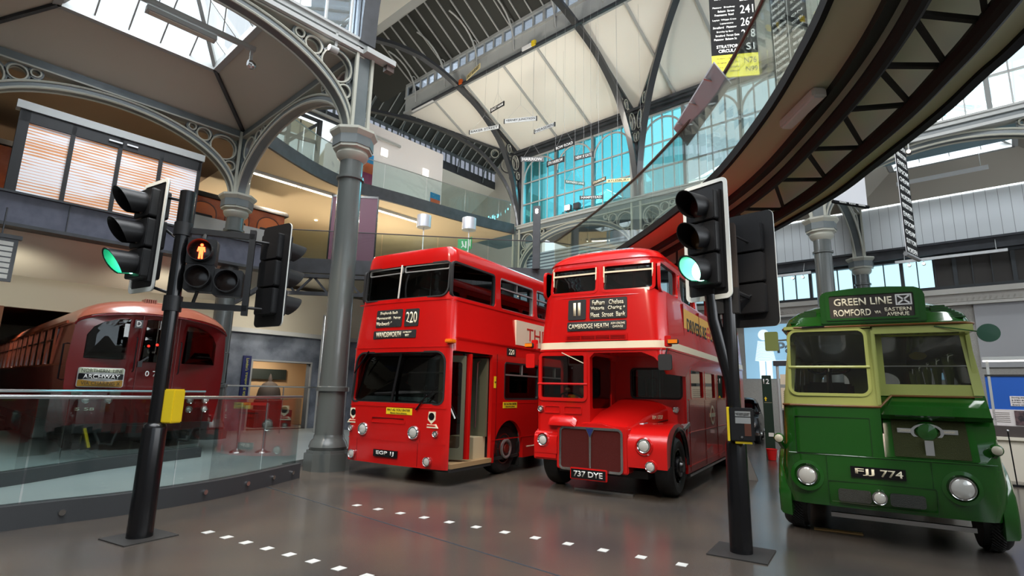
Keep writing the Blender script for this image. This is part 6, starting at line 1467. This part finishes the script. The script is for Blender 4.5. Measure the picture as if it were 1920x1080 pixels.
MB().box(-.36, .36, -.005, .005, 0, 3.4, mat('cloth_back', (0, 0, 0))).build('cloth', e); MB().box(-.36, .36, -.012, -.006, 0, 3.4, BL).build('printed_face', e)
for k in range(16): text(('MORDEN', 'SUTTON', 'CHEAM', 'EPSOM', 'EWELL', 'KINGSTON')[k % 6], TEXTW, e, (0, -.013, .12+.2*k), .6, .11, bold=.015)
MB().tube([(-.42, 0, 0), (.42, 0, 0)], .045, 12, STEEL).build('roller', e); MB().tube([(0, 0, 3.4), (0, 0, 12.9)], .004, 4, WIRE).build('hanging_wire', e)

# ================= FAR RIGHT : PROJECTION, TAXI, DISPLAYS =================
e = empty('projection', wp(1.66, 19.97, 2.48), 'pale blue projection with a white striped figure on the far brick wall', 'projection', None, -BA)
MB().box(0, 3.2, -.012, .0, 0, 2.44, mat('projected_blue', lin(150, 196, 224), .7, emit=lin(150, 198, 226), es=.55)).build('blue_field', e)
PW_ = mat('projected_white', lin(225, 240, 245), .7, emit=(.85, .97, 1), es=.75)
f = MB().prism(circ(.86, 1.98, .245, 28), 'y', -.018, -.012, PW_)
for k in range(16):
    z0 = .80+k*.058; w0 = .44-.055*k/16*3; f.prism([(.87-w0, z0+.01), (.87-w0*.5, z0-.02), (.87+w0*.5, z0-.02), (.87+w0, z0+.01), (.87+w0, z0+.052), (.87+w0*.5, z0+.022), (.87-w0*.5, z0+.022), (.87-w0, z0+.052)], 'y', -.018, -.012, PW_)
f.box(.60, .85, -.018, -.012, 0, .80, PW_).box(.90, 1.15, -.018, -.012, 0, .80, PW_).build('striped_figure', e, smooth=0)
MB().box(1.15, 2.4, -.016, -.012, .79, .81, PW_).build('thin_line', e)
text('Pa', mat('projected_grey', lin(130, 150, 160), .7), e, (1.72, -.018, 1.38), .62, .5, bold=.03)
TXB = BLACK
tx = empty('taxi', (-3.42, 21.3, 0), 'black taxi parked behind the round-fronted bus below the projection', 'taxi', None, rad(4))
cut = MB().prism(rr(-.62, .62, 1.02, 1.42, .08), 'y', .6, 2.6).prism(rr(1.75, 2.5, 1.02, 1.42, .06), 'x', -1, 1).prism(rr(2.6, 3.4, 1.02, 1.42, .06), 'x', -1, 1).rings([[(x, y, z) for x, y in outline(w_, 1.55, 3.6, .1, .1)] for z, w_ in ((.6, .74), (1.55, .62))])
MB().rings([[(x, y, z) for x, y in outline(w_, y0, y1, .25, .3)] for z, w_, y0, y1 in ((.3, .84, .2, 4.2), (.6, .87, .15, 4.25), (.92, .82, .25, 4.2), (.98, .80, 1.35, 4.1), (1.45, .68, 1.75, 3.75), (1.58, .60, 1.95, 3.6), (1.63, .45, 2.2, 3.3))], TXB).build('body', tx, cut=cut)
MB().rings([[(x, y, z) for x, z in ((-.45, .6), (-.40, .95), (-.2, 1.04), (.2, 1.04), (.40, .95), (.45, .6))] for y in (.08, 1.45)], TXB).build('bonnet', tx, bevel=.02)
MB().box(-.22, .22, .05, .10, .55, .92, CHROME).build('radiator_grille', tx)
MB().prism(rr(-.58, .58, 1.0, 1.42, .08), 'y', 1.5, 1.51, GLASS).build('windscreen', tx)
for sx in (-1, 1):
    lamp(tx, sx*.62, .10, .68, .10); lamp(tx, sx*.62, .12, .45, .045, 'side_lamp')
    MB().tube([(sx*.74, .75+.46*math.cos(rad(a)), .34+.42*math.sin(rad(a))) for a in range(0, 181, 12)], .13, 8, TXB).build('front_wing', tx)
    for y in (.75, 3.4): wheel(tx, sx*.80, y, .34, .18, sx, STEEL)
    MB().box(sx*.74-.07, sx*.74+.07, 1.3, 1.36, 1.02, 1.12, BLACK).build('mirror', tx, bevel=.01)
MB().box(-.85, .85, .0, .07, .32, .42, CHROME).build('bumper', tx, bevel=.02); MB().box(-.26, .26, 1.95, 2.1, 1.58, 1.70, mat('taxi_sign_orange', lin(190, 110, 80), .4)).build('roof_sign', tx, bevel=.02)
e = empty('exhibit_sign', (-1.79, 17.0, 0), 'tall dark green exhibit sign numbered 12 between the buses', 'sign', None, rad(8))
MB().box(-.12, .12, -.06, .06, 0, 2.27, mat('sign_dark_green', lin(20, 44, 34), .4)).build('panel', e, bevel=.01); text('12', TEXTW, e, (-.01, -.061, 2.10), .15, .14, bold=.02)
MB().prism([(-.09, 1.62), (-.01, 1.62), (-.05, 1.68)], 'y', -.066, -.06, YELLOW).box(-.065, -.035, -.066, -.06, 1.56, 1.62, YELLOW).box(-.09, .1, -.064, -.06, 1.515, 1.52, TEXTC).build('arrow', e)
MB().box(-.03, .10, -.066, -.06, .60, .70, TEXTW).build('small_label', e)
e = empty('bucket', (-1.73, 16.62, 0), 'red fire bucket on the floor beside the exhibit sign', 'bucket')
MB().lathe([(.085, 0), (.10, .01), (.135, .27), (.145, .28), (.145, .30), (.128, .30), (.09, .02), (.001, .02)], 20, m=mat('bucket_red', (.6, .01, .01), .4)).build('pail', e)
MB().tube([(.14*math.cos(a), .02, .27-.14*math.sin(a)*.9) if False else (.15, -.12+.24*i/10, .27-.2*math.sin(pi*i/10)) for i, a in enumerate([0]*11)], .006, 6, TEXTW).build('handle', e)
e = empty('information_stand', (-1.1, 18.2, 0), 'grey framed information stand with cream panels behind the cab of the green coach', 'display stand', None, rad(-5))
for x in (-.5, .5): MB().tube([(x, 0, 0), (x, 0, 2.65)], .04, 10, IRONG).build('post', e)
MB().box(-.6, .6, -.06, .06, 2.6, 2.75, DKST).build('top_bar', e)
for z0, z1 in ((2.05, 2.35), (1.35, 1.95)): MB().box(-.44, .44, -.02, .0, z0, z1, mat('info_cream', lin(222, 206, 178), .6)).build('text_panel', e)
MB().box(-.44, .44, -.02, .0, .2, 1.3, DARK).build('lower_panel', e)
for k in range(8): MB().box(-.38, .3, -.024, -.02, 1.42+.06*k, 1.43+.06*k, mat('print_grey', lin(120, 110, 100), .6)).build('print_line', e)
o = MB().rings([[(-.02, 0, 0), (.24, 0, 0), (.24, .04, 0), (-.02, .04, 0)], [(-.22, .25, .72), (-.06, .25, .72), (-.06, .29, .72), (-.22, .29, .72)]], DKST).build('leaning_board', None, (-1.82, 12.45, 0)); tag(o, 'dark board leaning behind the right signal pole', 'board')
e = empty('display_case', wp(10.3, 10.4, 0), 'low cream display bench with blue and photographic panels right of the green coach', 'display case', None, -BA)
MB().box(-.1, 5, 0, .9, 0, .86, mat('bench_cream', lin(214, 206, 190), .5)).box(-.14, 5, -.05, .95, .86, .93, mat('bench_cream', (0, 0, 0))).build('plinth', e)
MB().box(-.1, 5, .0, .8, .93, 1.16, mat('bench_dark', lin(70, 62, 60), .5)).build('dark_band', e)
b_ = MB().box(-.1, 5, .3, .34, 1.16, 1.52, mat('print_white', lin(214, 206, 204), .5)).build('photo_strip', e)
MB().box(.32, 1.2, .28, .3, 1.19, 1.50, mat('photo_dark', lin(96, 74, 76), .5, noise=(9, lin(40, 34, 40), .4, .6))).build('photograph', b_)
for k in range(6): MB().box(.0, .24, .295, .3, 1.24+.04*k, 1.25+.04*k, mat('print_grey', (0, 0, 0))).build('print_line', b_)
b_ = MB().box(-.1, 5, .32, .38, 1.52, 2.26, mat('panel_blue', lin(34, 88, 176), .4)).box(-.1, 5, .30, .40, 2.26, 2.30, BLACKM).build('blue_panel', e)
q = MB().box(.28, 1.0, .31, .32, 1.60, 1.82, mat('print_white', (0, 0, 0))).build('caption', b_)
for k, l in enumerate(('During the morning peak', 'a train arrives at a', 'London railway terminus', 'every ten seconds')): text(l, TEXTK, q, (.31, .309, 1.785-.052*k), .5 if k % 2 == 0 else .42, .034, align='l', bold=.01)
MB().box(-.1, 5, .2, .5, 2.62, 2.70, IRONG).box(-.1, 5, .22, .48, 2.60, 2.62, mat('strip_light', (1, .95, .9), emit=(1, .95, .9), es=2.5)).build('strip_light', e)
MB().box(-.05, .0, .3, .4, .9, 2.7, IRONG).build('post', e)
o = MB().box(0, 4.5, -.06, 0, 0, 2.75, mat('grey_board', lin(160, 160, 162), .6)).build('wall_board', None, wp(9.95, 19.98, 2.9), (0, 0, -BA)); tag(o, 'large plain grey board on the far wall right of the green coach', 'board')
e = empty('barrier_stand', (2.93, 15.2, 0), 'thin black post on a flat base at the right edge', 'post', None)
MB().box(-.25, .25, -.12, .12, 0, .05, BLACK).build('base', e); MB().tube([(0, 0, .05), (-.03, 0, 1.1)], .012, 8, BLACK).sphere((-.03, 0, 1.1), .025, STEEL).build('pole', e)
# ---- spot tracks on the far wall and over the arcade ----
for s0, s1, nm in ((7.8, 11.1, 'over the coach roof'), (2.7, 4.8, 'left of the coach roof')):
    e = empty('spotlight_track', wp(s0, 19.4, 7.0), 'white lighting track with small spotlights along the far wall, %s' % nm, 'lighting track', 'white tracks on the far wall', -BA)
    MB().box(0, s1-s0, -.04, .04, -.05, .05, WHITE).build('rail', e)
    for k in ((.45, .9) if s0 > 5 else (.4, 1.4, 1.8)):
        q = MB().lathe([(.05, -.12), (.06, .0), (.001, .02)], 12, (k, -.05, -.2), 'y', WHITE).box(k-.015, k+.015, -.05, -.02, -.2, -.05, WHITE).build('spotlight', e)
        MB().lathe([(.045, -.125), (.001, -.13)], 12, (k, -.05, -.2), 'y', mat('spot_warm', (1, .8, .6), emit=(1, .75, .5), es=5)).build('lens', q)
    for x in (.3, s1-s0-.3): MB().tube([(x, .04, .05), (x, .3, .5)], .012, 6, IRONG).build('hanger', e)
for s, on in ((-3.39, 1), (-2.92, 0), (9.32, 1), (9.58, 0)):
    e = empty('floodlight', wp(s, 12.95, 9.68), '%s floodlight on the sill below the %s' % ('lit' if on else 'dark box', 'middle of the teal windows' if s < 0 else 'right-hand blue windows'), 'floodlight', 'floodlights on the window sill', -BA)
    MB().box(-.16, .16, -.10, .10, .08, .36, DKST).build('housing', e, bevel=.02); MB().box(-.02, .02, -.02, .02, 0, .1, DKST).build('bracket', e)
    if on: MB().box(-.13, .13, -.13, -.10, .11, .33, mat('flood_lens', (1, .93, .85), emit=(1, .9, .8), es=8)).build('lens', e)
for s, t in ((9.9, 13.0), ):
    e = empty('lighting_track', wp(s, 12.9, 9.2), 'grey lighting track fixed along the arcade below the right-hand blue windows', 'lighting track', None, -BA)
    MB().box(-1.2, 2.5, -.05, .05, 0, .09, IRONG).build('rail', e)
    q = MB().lathe([(.06, -.14), (.07, 0), (.001, .02)], 14, (-.75, 0, -.3), 'y', DKST).box(-.77, -.73, -.02, .02, -.3, 0, IRONG).build('spotlight', e)
    MB().lathe([(.055, -.145), (.001, -.15)], 12, (-.75, 0, -.3), 'y', mat('spot_warm', (0, 0, 0))).build('lens', q)
e = empty('fluorescent_fitting', wp(8.3, 17.7, 9.55), 'long white strip fitting hung under the right-hand skylight', 'light fitting', None, -BA)
MB().box(0, 2.6, -.07, .07, 0, .12, WHITE).build('housing', e); [MB().tube([(x, 0, .12), (x, 0, .9)], .01, 6, IRONG).build('hanger', e) for x in (.2, 2.4)]
# ---- fittings under the left skylight ----
e = empty('lighting_track', wp(-1.3, -5.6, 9.15), 'grey lighting boom with a hanging camera under the left skylight', 'lighting track', None, -BA)
MB().box(-.05, .05, 0, 3.7, -.05, .05, IRONG).tube([(0, 1, .05), (0, 1, 1.2)], .012, 6, IRONG).tube([(0, 3, .05), (0, 3, 1.2)], .012, 6, IRONG).build('rail', e)
MB().box(-.02, .02, 3.6, 3.66, -.35, -.05, IRONG).sphere((.0, 3.66, -.40), .10, STEEL).lathe([(.09, -.03), (.07, -.1)], 16, (.05, 3.66, -.4), 'y', STEEL).build('camera_unit', e)
e = empty('fluorescent_fitting', wp(-1.36, -4.0, 8.95), 'grey trough light hung below the boom under the left skylight', 'light fitting', None, -BA)
MB().prism([(-.10, 0), (.10, 0), (.06, .12), (-.06, .12)], 'y', 0, 1.3, IRONG).tube([(0, .2, .12), (0, .2, 1.2)], .01, 6, IRONG).tube([(0, 1.1, .12), (0, 1.1, 1.2)], .01, 6, IRONG).build('housing', e); MB().box(-.06, .06, .05, 1.25, -.015, 0, mat('tube_off', lin(190, 180, 165), .4)).build('tube', e)
e = empty('spotlight', wp(.18, -.75, 9.5), 'small lit spotlight hanging from the sill beside the tall column', 'spotlight', None, -BA)
MB().box(-.03, .03, -.03, .03, -.32, .05, IRONG).lathe([(.07, -.14), (.08, .06), (.001, .08)], 16, (0, 0, -.40), 'y', IRONG).build('housing', e); MB().lathe([(.065, -.145), (.04, -.16), (.001, -.165)], 16, (0, 0, -.40), 'y', mat('spot_cool', (1, .95, .95), emit=(1, .92, .92), es=9)).build('lens', e)
e = empty('lighting_track', wp(.22, -4.5, 9.35), 'grey cable track along the sill above the left arch', 'lighting track', None, -BA)
MB().box(-.05, .05, 0, 5.0, -.04, .06, IRONG).box(-.02, .22, 4.4, 5.2, -.05, .08, IRONG).box(.0, .15, 5.0, 5.2, -.2, -.05, mat('box_brown', lin(80, 66, 62), .5)).build('rail', e)
# departure board at the left edge
e = empty('departure_board', wp(-4.5, -6.4, 3.64), 'black board with white slat lines hanging at the left edge', 'board', None, -BA)
MB().box(-.06, .0, 0, 1.47, 0, .9, BLACK).box(-.1, .04, -.02, 1.52, .9, .98, DKST).build('case', e)
for k in range(7): MB().box(.0, .012, .05, 1.40, .06+.115*k, .145+.115*k, mat('slat_white', lin(198, 198, 192), .5)).build('slat', e)
[MB().tube([(-.03, y, .98), (-.03, y, 1.55)], .015, 6, DKST).build('hanger', e) for y in (.2, 1.2)]
# light box pillar, blue sign, barrier posts, bench
e = empty('light_box', wp(-6.9, 3.55, .13), 'tall glowing white light box half hidden by the tall column', 'light box', None, -BA)
MB().box(-.06, .06, -.16, .16, 0, 4.0, IRONG).build('case', e, bevel=.01); MB().box(.06, .075, -.14, .14, 1.98, 3.95, mat('lightbox_white', (1, 1, 1), emit=(1, 1, 1), es=2.2)).build('diffuser', e)
e = empty('exhibition_sign', wp(-8.96, 1.78, 1.2), 'narrow dark blue vertical sign with yellow lettering on the mural wall', 'sign', None, -BA)
MB().box(0, .03, -.14, .14, 0, 1.46, mat('sign_navy', lin(24, 34, 90), .5)).build('panel', e); [text(w_, mat('lettering_yellow', lin(200, 200, 90), .5), e, (.031, .02, z_), l_, .10, SIDE @ Matrix.Rotation(-pi/2, 4, 'Z')) for w_, z_, l_ in (("London's", 1.16, .42), ('transport', .66, .46), ('at war', .22, .30))]
for k, p in enumerate(((-12.09, 7.9), (-11.68, 8.28))):
    e = empty('barrier_post', (*p, .13), 'chrome barrier post with %s end of the red tape' % ('the left' if k == 0 else 'the right'), 'barrier post', 'chrome posts with red tape')
    MB().lathe([(.17, 0), (.16, .02), (.05, .06), (.03, .08), (.03, 1.06), (.035, 1.07), (.035, 1.12), (.001, 1.13)], 22, m=STEEL).build('post', e)
d = Vector((-11.68+12.09, 8.28-7.9)); MB().bar((0, 0, 1.1), (d.x, d.y, 1.1), .004, .07, mat('tape_red', lin(200, 44, 34), .5)).build('tape', bpy.data.objects['barrier_post'])
e = empty('bench', wp(-7.9, -.35, .13), 'small grey bench at the foot of the mural wall', 'bench', None, -BA)
MB().box(-.2, .2, -.4, .4, .42, .48, DKST).build('seat', e); MB().box(-.03, .03, -.25, -.19, 0, .42, DKST).build('leg', e); MB().box(-.03, .03, .19, .25, 0, .42, DKST).build('leg', e)
